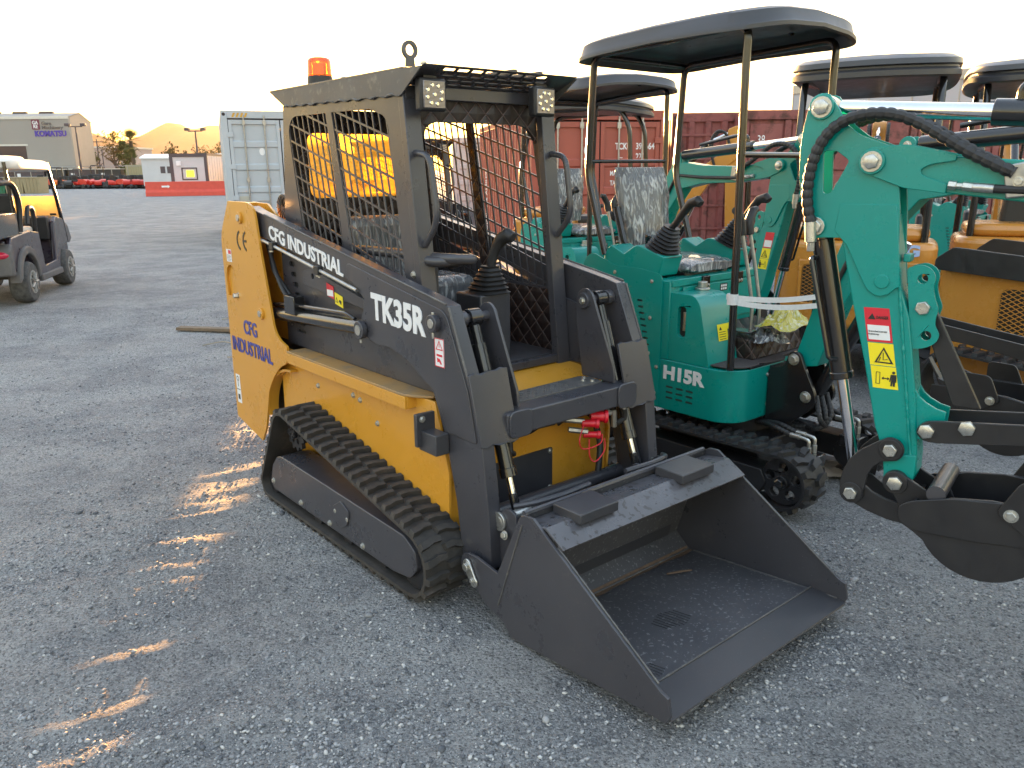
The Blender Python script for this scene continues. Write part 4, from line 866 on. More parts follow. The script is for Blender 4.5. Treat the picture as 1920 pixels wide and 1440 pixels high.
    for k in range(3):
        y = -.095 + k * .095; MB().prism(U([(.655, -.98), (.70, -.90), (.755, -.82), (.70, -.93)]), 'y', y - .018, y + .018).build('bucket_tooth', 'black_matte', bk, .002)
    # thumb
    tb_ = U(rpoly([(.200, -.775), (.222, -.742), (.262, -.735), (.90, -.655), (.93, -.72), (.60, -.75), (.262, -.803), (.222, -.803)], [.03, .02, .0, .01, .01, 0, .0, .02], 4))
    for yy, t in ((.078, .012), (-.066, .012)): MB().prism(tb_, 'y', yy, yy - t).build('thumb_arm', 'black_matte', root, .002)
    MB().prism(U([(.160, -.395), (.195, -.400), (.232, -.470), (.355, -.700), (.282, -.700), (.19, -.49)]), 'y', -.012, .012).build('thumb_strut', 'black_matte', root, .002)
    for u, z in ((.232, -.770), (.335, -.742)): MB().bolt((AX - u, .078, AZ + z), (0, 1, 0), .023, .013, False).build('bolt', 'zinc', root, .001)
    # warning stickers
    if decals:
        for s in (-1, 1):
            def q(u0, u1, z0, z1, sk, y, m, nm, par):
                o = MB(); P = [(u0, z0), (u1, z0), (u1, z1), (u0, z1)]; P = [(u + sk * (-(z + .43)), z + (.02 * (u - .05))) for u, z in P]
                return o.prism(U(P), 'y', s * (y - .0004), s * y).build(nm, m, par)
            K = .20; Y0 = .0468
            a_ = q(.016, .088, -.527, -.424, K, Y0, 'redink', 'danger_sticker', dp); q(.021, .082, -.520, -.476, K, Y0 + .0008, 'white', 'sticker_panel', a_)
            T = lambda u, z: (AX - (u + K * (-(z + .43))), s * (Y0 + .0018), AZ + z + .02 * (u - .05))
            xdir = Vector((-s, 0, 0)) if s > 0 else Vector((1, 0, 0))
            if s > 0:
                text('sticker_text', 'DANGER', (AX - .054 , Y0 + .0016, AZ - .457), (-1, 0, .02), (0, 0, 1), .034, .0095, 'blackink', a_, bold=.03, depth=.0003)
                text('sticker_text', 'No one is allowed to stand within\nthe operation range', (AX - .036, Y0 + .0016, AZ - .508), (-1, 0, .02), (0, 0, 1), .052, .016, 'blackink', a_, depth=.0003)
                MB().prism(U([(.030, -.459), (.052, -.459), (.041, -.441)]), 'y', Y0 + .0008, Y0 + .0014).build('sticker_symbol', 'blackink', a_)
            c_ = q(.017, .089, -.598, -.530, K, Y0, 'decal_yellow', 'crush_sticker', dp)
            tri = [(.062, -.590), (.116, -.590), (.084, -.541)]; tin = [(.069, -.586), (.108, -.586), (.084, -.549)]
            MB().prism(U(tri), 'y', s * (Y0 + .0004), s * (Y0 + .0012), [U(tin)]).build('sticker_symbol', 'blackink', c_)
            o = MB().tube([(AX - .084, s * (Y0 + .001), AZ - .558), (AX - .086, s * (Y0 + .001), AZ - .580), (AX - .098, s * (Y0 + .001), AZ - .577)], .0014, 4); o.tube([(AX - .078, s * (Y0 + .001), AZ - .572), (AX - .074, s * (Y0 + .001), AZ - .585)], .0014, 4); o.build('sticker_symbol', 'blackink', c_)
            e_ = q(.018, .090, -.668, -.600, K, Y0, 'decal_yellow', 'distance_sticker', dp); o = MB()
            yy0, yy1 = s * (Y0 + .0004), s * (Y0 + .0012)
            o.prism(U([(.072, -.655), (.084, -.655), (.082, -.618), (.070, -.618)]), 'y', yy0, yy1, [U([(.0735, -.6535), (.0825, -.6535), (.0805, -.6195), (.0715, -.6195)])])
            o.prism(U([(.087, -.636), (.093, -.631), (.093, -.6345), (.104, -.6345), (.104, -.631), (.110, -.636), (.104, -.641), (.104, -.6375), (.093, -.6375), (.093, -.641)]), 'y', yy0, yy1)
            o.prism(U([(.112, -.622), (.128, -.622), (.130, -.645), (.127, -.645), (.126, -.630), (.127, -.658), (.121, -.658), (.120, -.643), (.119, -.658), (.114, -.658), (.115, -.630), (.113, -.645), (.110, -.645)]), 'y', yy0, yy1)
            o.prism(U(arc(.1195, -.616, .0045, 0, 345, 10)), 'y', yy0, yy1); o.build('sticker_symbol', 'blackink', e_)
    # swing bracket and boom cylinder
    for s in (-1, 1):
        MB().prism(rpoly([(.21, .33), (.21, .61), (.30, .64), (.325, .72), (.38, .72), (.40, .67), (.47, .54), (.49, .48), (.45, .43), (.34, .33)], [.02, .02, .02, .02, .03, .02, .02, .03, .03, 0], 3), 'y', s * .100, s * .078).build('swing_bracket', 'black', root, .003)
        for x, z in ((.350, .680), (.430, .500)): MB().bolt((x, s * .100, z), (0, s, 0), .022, .016).build('bolt', 'zinc', root, .001)
    MB().box(.16, .33, -.078, .078, .34, .62).build('swing_post', 'black', root, .004)
    a = Vector((.440, 0, .505)); b = Vector((.80, 0, 1.28)); dv = (b - a).normalized(); c_ = MB().cyl(a, a + dv * .50, .034, 24).build('boom_cylinder', 'black', root, .003); MB().cyl(a + dv * .5, b, .018, 18).build('piston_rod', 'chrome', c_)

def make_exc(root, paint='teal', word='H15R'):
    """tracks, house, seat, levers and canopy; x forward, origin on the ground under the machine"""
    for s in (-1, 1):
        rb = MB(); track_belt(rb, [(-.66, .165, .118), (.535, .165, .135), (.30, .10, .10), (-.4, .10, .10)], *sorted((s * .465, s * .285)), .014, .020, .072, 'wave')
        for i, v in enumerate(rb.v): pass
        rb.build('rubber_track', 'rubber_new', root, smooth=30)
        tf = MB().prism([(-.55, .08), (-.55, .20), (.42, .20), (.45, .14), (.42, .08)], 'y', s * .44, s * .31).build('track_frame', 'black_matte', root, .004)
        b = MB().prism(arc(.535, .165, .115, 0, 345, 24), 'y', s * .43, s * .40, [arc(.535 + .07 * math.cos(R(72 * i + 20)), .165 + .07 * math.sin(R(72 * i + 20)), .024, 0, 320, 8) for i in range(5)]); b.build('drive_sprocket', 'black_matte', tf, .003)
        MB().cyl((.535, s * .45, .165), (.535, s * .33, .165), .035, 18).build('drive_hub', 'black_matte', tf, .003)
        MB().bolt((.535, s * .45, .165), (0, s, 0), .022).build('bolt', 'black', tf)
        MB().cyl((-.66, s * .43, .165), (-.66, s * .32, .165), .10, 24).build('idler', 'black_matte', tf, .003)
        mo = MB().cyl((.535, s * .30, .165), (.535, s * .17, .165), .075, 20); mo.box(.49, .60, *sorted((s * .27, s * .16)), .20, .262); mo.build('travel_motor', 'black', tf, .006)
        for k in range(2):
            y = s * (.245 - .055 * k); f = MB().cyl((.55, y, .262), (.55, y, .30), .014, 6); f.tube(bendpath([(.55, y, .30), (.55, y, .335), (.50, y, .34)], .02), .009, 10); f.cyl((.50, y, .34), (.45, y, .34), .013, 14); f.build('hose_fitting', 'zinc', tf, .001)
            hose('track_hose', [(.45, y, .34), (.36, y, .36), (.25, y * .6, .33), (.12, y * .3, .30)], .012, root, 'rubber_new', True, 6)
    for k in range(3): hose('swing_hose', [(.46, .05 - .05 * k, .50), (.52, .0 - .05 * k, .40), (.47, -.05 + .04 * k, .33), (.30, .06 - .05 * k, .31), (.12, 0, .33)], .012, root, 'rubber_new', True, 6)
    MB().box(-.35, .30, -.28, .28, .13, .26).build('lower_frame', 'black_matte', root, .01)
    MB().cyl((-.05, 0, .25), (-.05, 0, .35), .24, 32).build('turntable', 'black_matte', root)
    # lower skirt with rounded front corners
    def skirt(off, z0, z1):
        P = [(-.88, -.395)] + [(.05 + (.15 + 0) * math.sin(R(a)) + .0, -.245 - .15 * math.cos(R(a))) for a in range(0, 91, 15)] + [(.205, .065), (-.88, .065)]
        return P
    L_ = [(-.85, -.395), (.04, -.395)] + [(.06 + .145 * math.sin(R(a)), -.250 - .145 * math.cos(R(a))) for a in range(10, 91, 10)] + [(.205, .055), (.16, .055), (.16, .30), (.06, .395), (-.85, .395)]
    vent = [(.0, 0)]
    hs = MB().prism(L_, 'z', .352, .625).build('house_skirt', paint, root, .003)
    vb = MB()
    for i in range(3):
        for j in range(3):
            x = -.214 + j * .066 - .004 * i * 0; z = .476 - i * .030; vb.prism(rrect(x, x + .046, z, z + .010, .0049, 4), 'y', -.3956, -.3950)
    vb.build('vent_slots', 'blackink', hs)
    text('lettering', word, (-.234, -.3962, .520), (1, 0, 0), (0, 0, 1), .268, .076, 'white', hs, bold=.045)
    for y, z in ((-.095, .575), (-.085, .415)): MB().bolt((.206, y, z), (1, 0, 0), .009).build('bolt', 'zinc', hs)
    # tall side panel
    slots = [rrect(-.435 + .008 * i, -.395 + .008 * i, .918 - i * .0335, .929 - i * .0335, .005, 3) for i in range(8)]
    sp = rpoly([(-.85, .36), (-.85, 1.10), (-.78, 1.16), (-.60, 1.095), (-.42, 1.095), (-.27, 1.075), (-.262, 1.02), (-.262, .36)], [0, .12, .04, .04, .02, .05, .01, 0], 5)
    sd_ = MB().prism(sp, 'y', -.400, -.394, slots).build('side_panel', paint, root, .001)
    MB().box(-.46, -.33, -.3935, -.392, .66, .94).build('vent_backing', 'blackink', sd_)
    for x, z in ((-.334, 1.034), (-.337, .837), (-.341, .643), (-.282, .576), (-.29, .43), (-.60, 1.06)): MB().bolt((x, -.400, z), (0, -1, 0), .0085).build('bolt', 'zinc', sd_)
    MB().prism(sp, 'y', .400, .394).build('side_panel', paint, root, .001)
    # engine housing, seat deck
    MB().box(-.84, -.215, -.392, .392, .626, 1.045).build('engine_housing', paint, root, .006)
    dk = MB().box(-.30, -.205, -.385, .392, 1.012, 1.050).build('deck_edge', paint, root, .004)
    MB().box(-.205, -.200, -.30, .385, .80, 1.006).build('front_cover', paint, root, .003)
    for y in (-.115, .19): h = MB().box(-.215, -.190, y - .030, y + .030, .985, 1.050).build('hinge', 'black', root, .003); [MB().bolt((-.190, y + k, 1.0), (1, 0, 0), .008).build('bolt', 'zinc', h) for k in (-.014, .014)]
    b = MB().box(-.1995, -.1985, .02, .085, .955, .995); pl = b.build('lever_plate', 'blackink', root)
    for i in range(2):
        for j in range(3): MB().box(-.1983, -.1980, .026 + j * .019, .040 + j * .019, .960 + i * .017, .972 + i * .017).build('plate_symbol', 'white', pl)
    # fuel / hydraulic tank box
    tk = rpoly([(-.27, .627), (-.27, .985), (-.065, .985), (-.025, .94), (.045, .627)], [0, .02, .05, .03, 0], 4)
    tb = MB().prism(tk, 'y', -.385, -.135, [rrect(-.165, -.112, .760, .920, .02, 4)]).build('oil_tank', paint, root, .010)
    MB().box(-.18, -.09, -.36, -.352, .74, .94).build('gauge_recess', 'blackink', tb)
    g = MB().box(-.143, -.126, -.368, -.360, .79, .89); g.build('level_gauge', 'zinc', tb, .002)
    MB().cyl((-.165, -.185, .985), (-.165, -.185, .998), .040, 20).cyl((-.165, -.185, .998), (-.165, -.185, 1.03), .026, 16).build('tank_cap', 'zinc', tb, .003)
    fz = lambda z: -.025 + (.94 - z) * .2236 + .003
    st = MB().add([(fz(.745), -.275, .745), (fz(.745), -.165, .745), (fz(.830), -.165, .830), (fz(.830), -.275, .830)], [(0, 1, 2, 3)]).build('tank_sticker', 'decal_yellow', tb)
    def onf(y, z): return (fz(z) + .001, y, z)
    o = MB().add([onf(-.262, .800), onf(-.238, .800), onf(-.250, .818)], [(0, 1, 2)]); o.add([onf(-.192, .765), onf(-.174, .765), onf(-.174, .800), onf(-.192, .800)], [(0, 1, 2, 3)])
    for i in range(4): o.add([onf(-.265, .752 + i * .012), onf(-.21, .752 + i * .012), onf(-.21, .755 + i * .012), onf(-.265, .755 + i * .012)], [(0, 1, 2, 3)])
    o.build('sticker_symbol', 'blackink', st)
    # consoles, boots, grips
    for s in (-1, 1):
        cs = rpoly([(-.70, 1.045), (-.69, 1.16), (-.64, 1.208), (-.545, 1.165), (-.455, 1.222), (-.265, 1.165), (-.30, 1.06)], [0, .04, .01, .01, .03, .01, 0], 3)
        MB().prism(cs, 'y', s * .393, s * .235).build('control_console', paint, root, .006)
        c0 = Vector((-.345, s * .305, 1.19)); ax = Vector((.38, 0, .92)).normalized(); u = Vector((ax.z, 0, -ax.x)); v = Vector((0, 1, 0)); rings = []
        for i in range(15):
            t = i / 14; w_ = (.078 - .042 * t) * (1.0 + (.13 if i % 2 == 0 else -.07)); c = c0 + ax * (.135 * t)
            rings.append([tuple(c + (u * math.copysign(abs(math.cos(a)) ** .6, math.cos(a)) + v * math.copysign(abs(math.sin(a)) ** .6, math.sin(a))) * w_) for a in [2 * math.pi * k / 20 for k in range(20)]])
        MB().loft(rings).build('joystick_boot', 'plastic', root, smooth=50)
        e = c0 + ax * .125; MB().tube([e, e + Vector((.03, 0, .03)), e + Vector((.08, 0, .09)), e + Vector((.12, .0, .135)), e + Vector((.165, 0, .145)), e + Vector((.185, 0, .13))], [.016, .017, .020, .024, .029, .020], 12).build('joystick_grip', 'plastic', root, .004)
    MB().tube([(-.60, -.16, 1.05), (-.585, -.16, 1.20), (-.575, -.16, 1.235), (-.57, -.16, 1.25)], [.007, .007, .020, .018], 10).build('blade_lever', 'black', root)
    # seat in plastic wrap
    sb = MB(); rings = []
    for i in range(9):
        t = i / 8; z = 1.16 + .46 * t; w_ = .225 * (1 - .08 * (2 * t - 1) ** 4) * (.74 + .26 * min(1, 1.4 * t)); x = -.70 - .09 * t; d = .055 * (1 - .5 * (2 * t - 1) ** 4)
        rings.append([(x + d * math.cos(a) + .012 * noise.noise(Vector((a * 2, z * 9, 0))), w_ * math.copysign(abs(math.sin(a)) ** .7, math.sin(a)) + .014 * noise.noise(Vector((a * 3, z * 12, 4))), z) for a in [2 * math.pi * k / 28 for k in range(28)]])
    sb.loft(rings).build('seat_backrest', 'wrap', root, .01, smooth=60)
    sc = MB(); rings = []
    for i in range(11):
        t = i / 10; x = -.66 + .42 * t; w_ = .225 * (1 - .10 * (2 * t - 1) ** 6); h = .045 * (1 - .45 * (2 * t - 1) ** 6); z = 1.10 - .01 * t
        rings.append([(x + .012 * noise.noise(Vector((a * 3, x * 9, 7))), w_ * math.copysign(abs(math.cos(a)) ** .7, math.cos(a)), z + h * math.copysign(abs(math.sin(a)) ** .8, math.sin(a)) + .010 * noise.noise(Vector((a * 4, x * 14, 1)))) for a in [2 * math.pi * k / 28 for k in range(28)]])
    sc.loft(rings).build('seat_cushion', 'wrap', root, .01, smooth=60)
    MB().box(-.66, -.28, -.19, .19, 1.045, 1.072).build('seat_rail', 'black_matte', root, .004)
    MB().tube([(-.62, -.20, 1.06), (-.70, -.225, 1.22), (-.76, -.225, 1.40)], .022, 8).build('seat_hinge', 'black', root)
    # floor, mats, levers
    MB().prism([(.205, -.26), (.205, .055), (.16, .06), (.16, .30), (.06, .39), (-.215, .39), (-.215, -.13), (.0, -.13)], 'z', .626, .634).build('floor', 'black_matte', root)
    mt = rpoly([(.03, -.372), (.14, -.36), (.20, -.28), (.20, -.16), (.175, -.14), (.21, -.10), (.215, .06), (.16, .10), (.15, .30), (.05, .38), (-.05, .38), (-.05, -.12), (.035, -.14)], .025, 3)
    MB().prism(mt, 'z', .6345, .641).build('floor_mat', 'mat_brown', root, .002)
    MB().prism([(-.19, .63), (-.19, .78), (.10, .745), (.13, .64)], 'y', -.125, .36).build('quilted_step', 'quilt_dark' if 'quilt_dark' in M else 'quilt', root, .008)
    for y in (.005, .075):
        lv = MB().tube([(.02, y, .75), (.02, y, .90), (-.01, y - .02, 1.10), (-.045, y - .055, 1.33)], .010, 12).build('travel_lever', 'steel', root)
        MB().tube([(-.035, y - .05, 1.27), (-.045, y - .055, 1.335), (-.045, y - .055 + (.035 if y > .03 else -.035), 1.395), (-.045, y - .055 + (.065 if y > .03 else -.065), 1.40)], [.022, .026, .023, .018], 12).build('lever_grip', 'plastic', lv, .004)
        MB().prism(rrect(-.02 , .10, y + (.05 if y > .03 else -.14), y + (.14 if y > .03 else -.05), .02, 3), 'z', .775, .785).build('pedal', 'black', root, .003)
    # canopy frame
    cf = []
    for s in (-1, 1):
        p = bendpath([(-.69, s * .385, 1.15), (-.835, s * .385, 1.575), (-.800, s * .385, 2.20), (.16, s * .385, 2.235), (.155, s * .385, 2.10), (.175, s * .385, .64)], .07, 6)
        MB().tube(p, .019, 14).build('canopy_post', 'black', root)
    MB().cyl((.167, -.385, 1.67), (.167, .385, 1.67), .014, 12).build('front_rail', 'black', root)
    MB().cyl((-.80, -.385, 2.195), (-.80, .385, 2.195), .016, 12).build('rear_cross_bar', 'black', root)
    # canopy shell
    def ring(sc_, z, n=64):
        out = []
        for k in range(n):
            a = 2 * math.pi * k / n; ca, sa = math.cos(a), math.sin(a); e = .26
            x = -.325 + .595 * sc_ * math.copysign(abs(ca) ** e, ca); y = .485 * sc_ * math.copysign(abs(sa) ** (e + .04), sa)
            xx = (x + .325) / .595; x += .035 * (1 - (y / .485) ** 2) * (1 if xx > .85 else 0) * max(0, (xx - .85) / .15)
            out.append((x, y, z + .045 * (1 - (y / .485) ** 2) * max(0, xx) + .03 * xx * .5 + .012 * math.cos(xx * 2.2)))
        return out
    rr = [ring(.975, 2.185), ring(1.0, 2.188), ring(1.0, 2.205), ring(.985, 2.215), ring(.965, 2.262), ring(.93, 2.274), ring(.6, 2.280), ring(.15, 2.283)]
    inn = [ring(.15, 2.262), ring(.9, 2.252), ring(.94, 2.240), ring(.965, 2.190), ring(.975, 2.185)]
    cs = MB(); cs.loft(rr + inn, caps=False); n = 64; cs.f.append(tuple(range(7 * n, 8 * n))); cs.f.append(tuple(range(8 * n, 9 * n))[::-1])
    cs.f = [f for f in cs.f if not (max(f) < 9 * n and min(f) >= 7 * n and len(f) == 4)]
    cn = cs.build('canopy', 'canopy', root, smooth=40, fix=True)
    for x, y in ((-.55, .1), (.0, .22), (-.1, -.2)): MB().bolt((x, y, 2.27), (0, 0, -1), .012).build('bolt', 'black', cn)

def exc_root(name, X, Y, rz, label, loc=None):
    if loc is None:
        g = Vector((0.833, 2.304, 0)) + Vector((math.cos(R(-50)), math.sin(R(-50)), 0)) * X + Vector((-math.sin(R(-50)), math.cos(R(-50)), 0)) * Y; loc = (g.x, g.y, 0)
    return empty('mini_excavator', loc, rz, label, 'excavator', 'mini excavators in the display row')
E1 = exc_root('mini_excavator', -1.2, 1.575, R(-50), 'teal H15R mini excavator with dark canopy right behind the loader bucket, seat in plastic')
make_exc(E1)
make_arm(E1, 'teal')
E2 = copy_tree(E1); E2.location = (0.87, 6.80, 0); E2.rotation_euler = (0, 0, R(-59)); E2['label'] = 'teal mini excavator farther back between the loader cab and the red container'
E3 = copy_tree(E1); E3.location = (2.4846, 1.394, 0); E3.rotation_euler = (0, 0, math.atan2(.6, -.8)); E3['label'] = 'teal excavator whose big dipper with danger stickers fills the right foreground'
E4 = copy_tree(E1); E4.location = (5.6, 9.3, 0); E4.rotation_euler = (0, 0, R(-48)); E4['label'] = 'teal mini excavator farthest back, its H15R side seen beside an ochre hood'
# ---------------------------------------------------------------- ochre excavators with rounded hoods
def rounded_block(mb, x0, x1, y0, y1, z0, z1, r):
    mb.prism(rpoly([(x0, y0), (x1, y0), (x1, y1), (x0, y1)], r, 5), 'z', z0, z1); return mb
M['grille'] = mat('black_expanded_mesh', (0.012, 0.010, 0.009), 0.5)
def make_exc_b(root, word=True):
    P = 'orange_paint'
    for s in (-1, 1):
        rb = MB(); track_belt(rb, [(-.75, .18, .15), (.75, .18, .15)], *sorted((s * .60, s * .37)), .016, .022, .085, 'wave'); rb.build('rubber_track', 'rubber_new', root, smooth=30)
        tf = MB().box(-.6, .6, *sorted((s * .56, s * .40)), .10, .26).build('track_frame', 'black_matte', root, .006)
        for x in (-.75, .75): MB().cyl((x, s * .57, .18), (x, s * .40, .18), .12, 22).build('wheel', 'black_matte', tf, .003)
    MB().cyl((0, 0, .2), (0, 0, .42), .30, 30).build('turntable', 'black_matte', root)
    h = MB(); rounded_block(h, -.92, -.20, -.56, .56,   .42, 1.08, .20); hd = h.build('engine_hood', P, root, .05, seg=4)
    h = MB(); rounded_block(h, -.84, -.26, -.50, .50, 1.08, 1.18, .18); h.build('hood_top', P, root, .05, seg=4)
    for s in (-1, 1):
        MB().prism(rrect(-.72, -.34, .50, .76, .04, 4), 'y', s * .561, s * .555).build('grille_backing', 'grille', hd)
        g = MB(); grille(g, rrect(-.72, -.34, .50, .76, .04, 4), s * .563, .004, [((1, .55), .022, .004, 0), ((1, -.55), .022, .004, 0)]); g.build('hood_mesh', P, hd)
        g = MB().prism(rrect(-.29, -.235, .60, .74, .025, 4), 'y', s * .5615, s * .556); g.build('hood_slot', 'grille', hd)
        text('lettering', 'CFG', (-.66 if s < 0 else -.36, s * .5625, .815), (-s, 0, 0), (0, 0, 1), .30, .10, 'pale_blue', hd, bold=.05)
    MB().prism(rrect(-.43, .34, .62, .90, .04, 4), 'x', -.9245, -.918).build('grille_backing', 'grille', hd)
    g = MB()
    for d_ in ((1, .6), (1, -.6)):
        for a_, b_ in bars_in(rrect(-.43, .34, .62, .90, .04, 4), d_, .024, .004): g.tube([(-.926, a_.x, a_.y), (-.926, b_.x, b_.y)], .0022, 4)
    g.build('hood_mesh', P, hd)
    MB().prism([(-.455, .58), (.37, .58), (.37, .94), (-.455, .94)], 'x', -.932, -.915, [rrect(-.435, .345, .615, .905, .04, 4)]).build('hood_frame', P, hd, .006)
    text('lettering', 'CFG', (-.9225, -.19, .985), (0, -1, 0), (0, 0, 1), .25, .085, 'pale_blue', hd, bold=.05)
    MB().prism([(p[0], p[1]) for p in rrect(-.525, -.48, .68, .86, .022, 4)], 'x', -.9235, -.915).build('hood_slot', 'grille', hd)
    MB().box(-.20, .72, -.52, .52, .42, .50).build('floor', P, root, .02)
    MB().prism([(-.16, .501), (-.16, .74), (.02, .70), (.10, .505)], 'y', -.42, .42).build('quilted_step', 'quilt_grey', root, .01)
    MB().prism(rpoly([(.08, -.48), (.66, -.48), (.66, .48), (.08, .48)], .05, 3), 'z', .501, .512).build('floor_mat', 'quilt_grey', root)
    for s in (-1, 1): c = MB(); rounded_block(c, -.30, .12, *sorted((s * .52, s * .32)), .70, 1.02, .05); c.build('control_console', P, root, .04, seg=4); MB().tube([(.0, s * .42, 1.02), (.03, s * .42, 1.12), (.08, s * .42, 1.20), (.14, s * .42, 1.22)], [.05, .03, .028, .02], 12).build('joystick', 'plastic', root)
    b = MB().box(-.40, .06, -.24, .24, .98, 1.09); b.build('seat_cushion', 'plastic', root, .04, seg=4)
    MB().prism(rpoly([(-.24, 1.06), (.24, 1.06), (.21, 1.52), (-.21, 1.52)], .08, 5), 'x', -.50, -.38).build('seat_backrest', 'plastic', root, .035, seg=4)
    for s in (-1, 1):
        MB().tube(bendpath([(-.80, s * .46, 1.05), (-.82, s * .46, 1.6), (-.68, s * .46, 2.22), (.30, s * .44, 2.26), (.42, s * .44, 2.05), (.50, s * .46, .50)], .10, 6), .026, 12).build('canopy_post', 'black', root)
    cs = MB()
    def rg(sc, z, bx=0): 
        out = []
        for k in range(56):
            a = 2 * math.pi * k / 56; x = -.18 + .74 * sc * math.copysign(abs(math.cos(a)) ** .5, math.cos(a)); y = .58 * sc * math.copysign(abs(math.sin(a)) ** .5, math.sin(a)); t = (x + .18) / .74
            out.append((x, y, z - .05 * t * t * (1 if t < 0 else 1.6) + .02 * (1 - (y / .58) ** 2)))
        return out
    cs.loft([rg(.8, 2.245), rg(.96, 2.235), rg(1.0, 2.25), rg(1.0, 2.285), rg(.965, 2.30), rg(.965, 2.312), rg(1.0, 2.325), rg(.99, 2.36), rg(.90, 2.385), rg(.5, 2.395)]); cs.build('canopy', 'canopy', root, smooth=45, fix=True)
    # boom, dipper and blade
    bo = [(.60, .50), (.72, .46), (.95, 1.02), (1.30, 1.52), (1.55, 1.72), (1.60, 1.86), (1.48, 1.86), (1.15, 1.62), (.80, 1.12), (.60, .62)]
    MB().prism(bo, 'y', -.07, .07).build('boom', P, root, .01)
    MB().prism(rpoly([(1.42, 2.02), (1.52, 2.06), (1.60, 1.86), (1.62, 1.45), (1.54, .60), (1.46, .60), (1.42, 1.40), (1.40, 1.80)], .02, 3), 'y', -.06, .06).build('dipper', P, root, .008)
    MB().cyl((1.46, 0, 1.99), (1.16, 0, 1.86), .018, 14).build('piston_rod', 'chrome', root); MB().cyl((1.20, 0, 1.87), (.86, 0, 1.50), .036, 18).build('dipper_cylinder', 'black', root)
    MB().cyl((.72, 0, .48), (.98, 0, .98), .04, 18).build('boom_cylinder', 'black', root); MB().cyl((.98, 0, .98), (1.12, 0, 1.30), .022, 14).build('piston_rod', 'chrome', root)
    MB().cyl((1.66, 0, 1.60), (1.67, 0, 1.00), .032, 16).build('bucket_cylinder', 'black', root); MB().cyl((1.67, 0, 1.00), (1.63, 0, .62), .016, 12).build('piston_rod', 'chrome', root)
    for s in (-1, 1): hose('hydraulic_hose', [(1.30, s * .08, 1.62), (1.24, s * .085, 1.84), (1.30, s * .085, 1.99), (1.40, s * .08, 1.97), (1.46, s * .08, 1.80)], .014, root, 'rubber_new', True, 7)
    bk = MB(); ol = [(1.58, .60)] + [(1.38 + .23 * math.cos(R(a)), .42 + .23 * math.sin(R(a))) for a in range(20, -161, -15)] + [(1.12, .56)]; il = [(p[0] + (1.36 - p[0]) * .06, p[1] + (.48 - p[1]) * .06) for p in ol]
    bk.prism(ol + il[::-1], 'y', -.17, .17); bk = bk.build('digging_bucket', 'black_matte', root, .002)
    for s in (-1, 1): MB().prism(ol, 'y', s * .18, s * .17).build('bucket_side', 'black_matte', bk)
    bl = MB().prism([(.98, .06), (1.04, .05), (1.02, .34), (.99, .36), (.96, .2)], 'y', -.62, .62).build('dozer_blade', 'black_matte', root, .004)
    for s in (-1, 1): MB().prism([(.55, .16), (.98, .16), (.98, .26), (.55, .26)], 'y', s * .30, s * .24).build('blade_arm', 'black_matte', root, .004)
def exb(loc, rz, label): return empty('mini_excavator', loc, R(rz), label, 'excavator', 'ochre excavators behind the teal row')
B1 = exb((2.92, 6.75, 0), 64, 'ochre excavator seen from behind, CFG on its rear hood, right behind the big teal dipper'); make_exc_b(B1)
B2 = copy_tree(B1); B2.location = (4.35, 6.9, 0); B2.rotation_euler = (0, 0, R(66)); B2['label'] = 'ochre excavator with warm lit canopy cut off by the right picture edge'
B3 = copy_tree(B1); B3.location = (1.05, 9.6, 0); B3.rotation_euler = (0, 0, R(-20)); B3['label'] = 'ochre excavator with raised boom standing in front of the rusty maroon containers'
# ochre track loader at the right edge with black lift arms and bucket
OL = empty('compact_loader', (3.85, 4.95, 0), R(-45), 'ochre loader with black lift arm and black bucket, cut off by the right picture edge', 'loader')
for s in (-1, 1):
    MB().prism(rpoly([(-1.0, 1.02), (-.9, 1.10), (.55, .98), (1.02, .70), (1.10, .60), (1.04, .52), (.90, .60), (.50, .84), (-1.0, .95)], .02, 3), 'y', s * .46, s * .42).build('lift_arm', 'black_matte', OL, .003)
    MB().bolt((.35, s * .46, .93), (0, s, 0), .03).build('bolt', 'zinc', OL)
    rb = MB(); track_belt(rb, [(-.75, .25, .2), (.45, .18, .15)], *sorted((s * .66, s * .42)), .016, .022, .085, 'wave'); rb.build('rubber_track', 'rubber_new', OL, smooth=30)
h = MB(); rounded_block(h, -1.0, .45, -.40, .40, .25, .98, .10); bd = h.build('body', 'orange_paint', OL, .04, seg=4)
MB().prism(rrect(-.30, .30, .40, .80, .04, 4), 'x', .4505, .456).build('grille_backing', 'grille', bd)
g = MB(); 
for s in (-1, 1):
    MB().prism(rrect(-.6, .2, .5, .85, .05, 4), 'y', s * .401, s * .404).build('grille_backing', 'grille', bd)
    g = MB(); grille(g, rrect(-.6, .2, .5, .85, .05, 4), s * .4065, .004, [((1, .6), .026, .005, 0), ((1, -.6), .026, .005, 0)]); g.build('side_mesh', 'orange_paint', bd)
bkp = [(.98, .78), (1.02, .80), (1.05, .30), (1.20, .14), (1.62, .10), (1.62, .085), (1.18, .115), (1.0, .26), (.95, .62)]
ob = MB().prism(bkp, 'y', -.62, .62).build('loader_bucket', 'black_matte', OL, .003)
for s in (-1, 1): MB().prism([(.98, .78), (1.06, .76), (1.62, .16), (1.62, .09), (1.18, .11), (1.0, .26), (.95, .62)], 'y', s * .64, s * .62).build('bucket_side', 'black_matte', ob, .002)

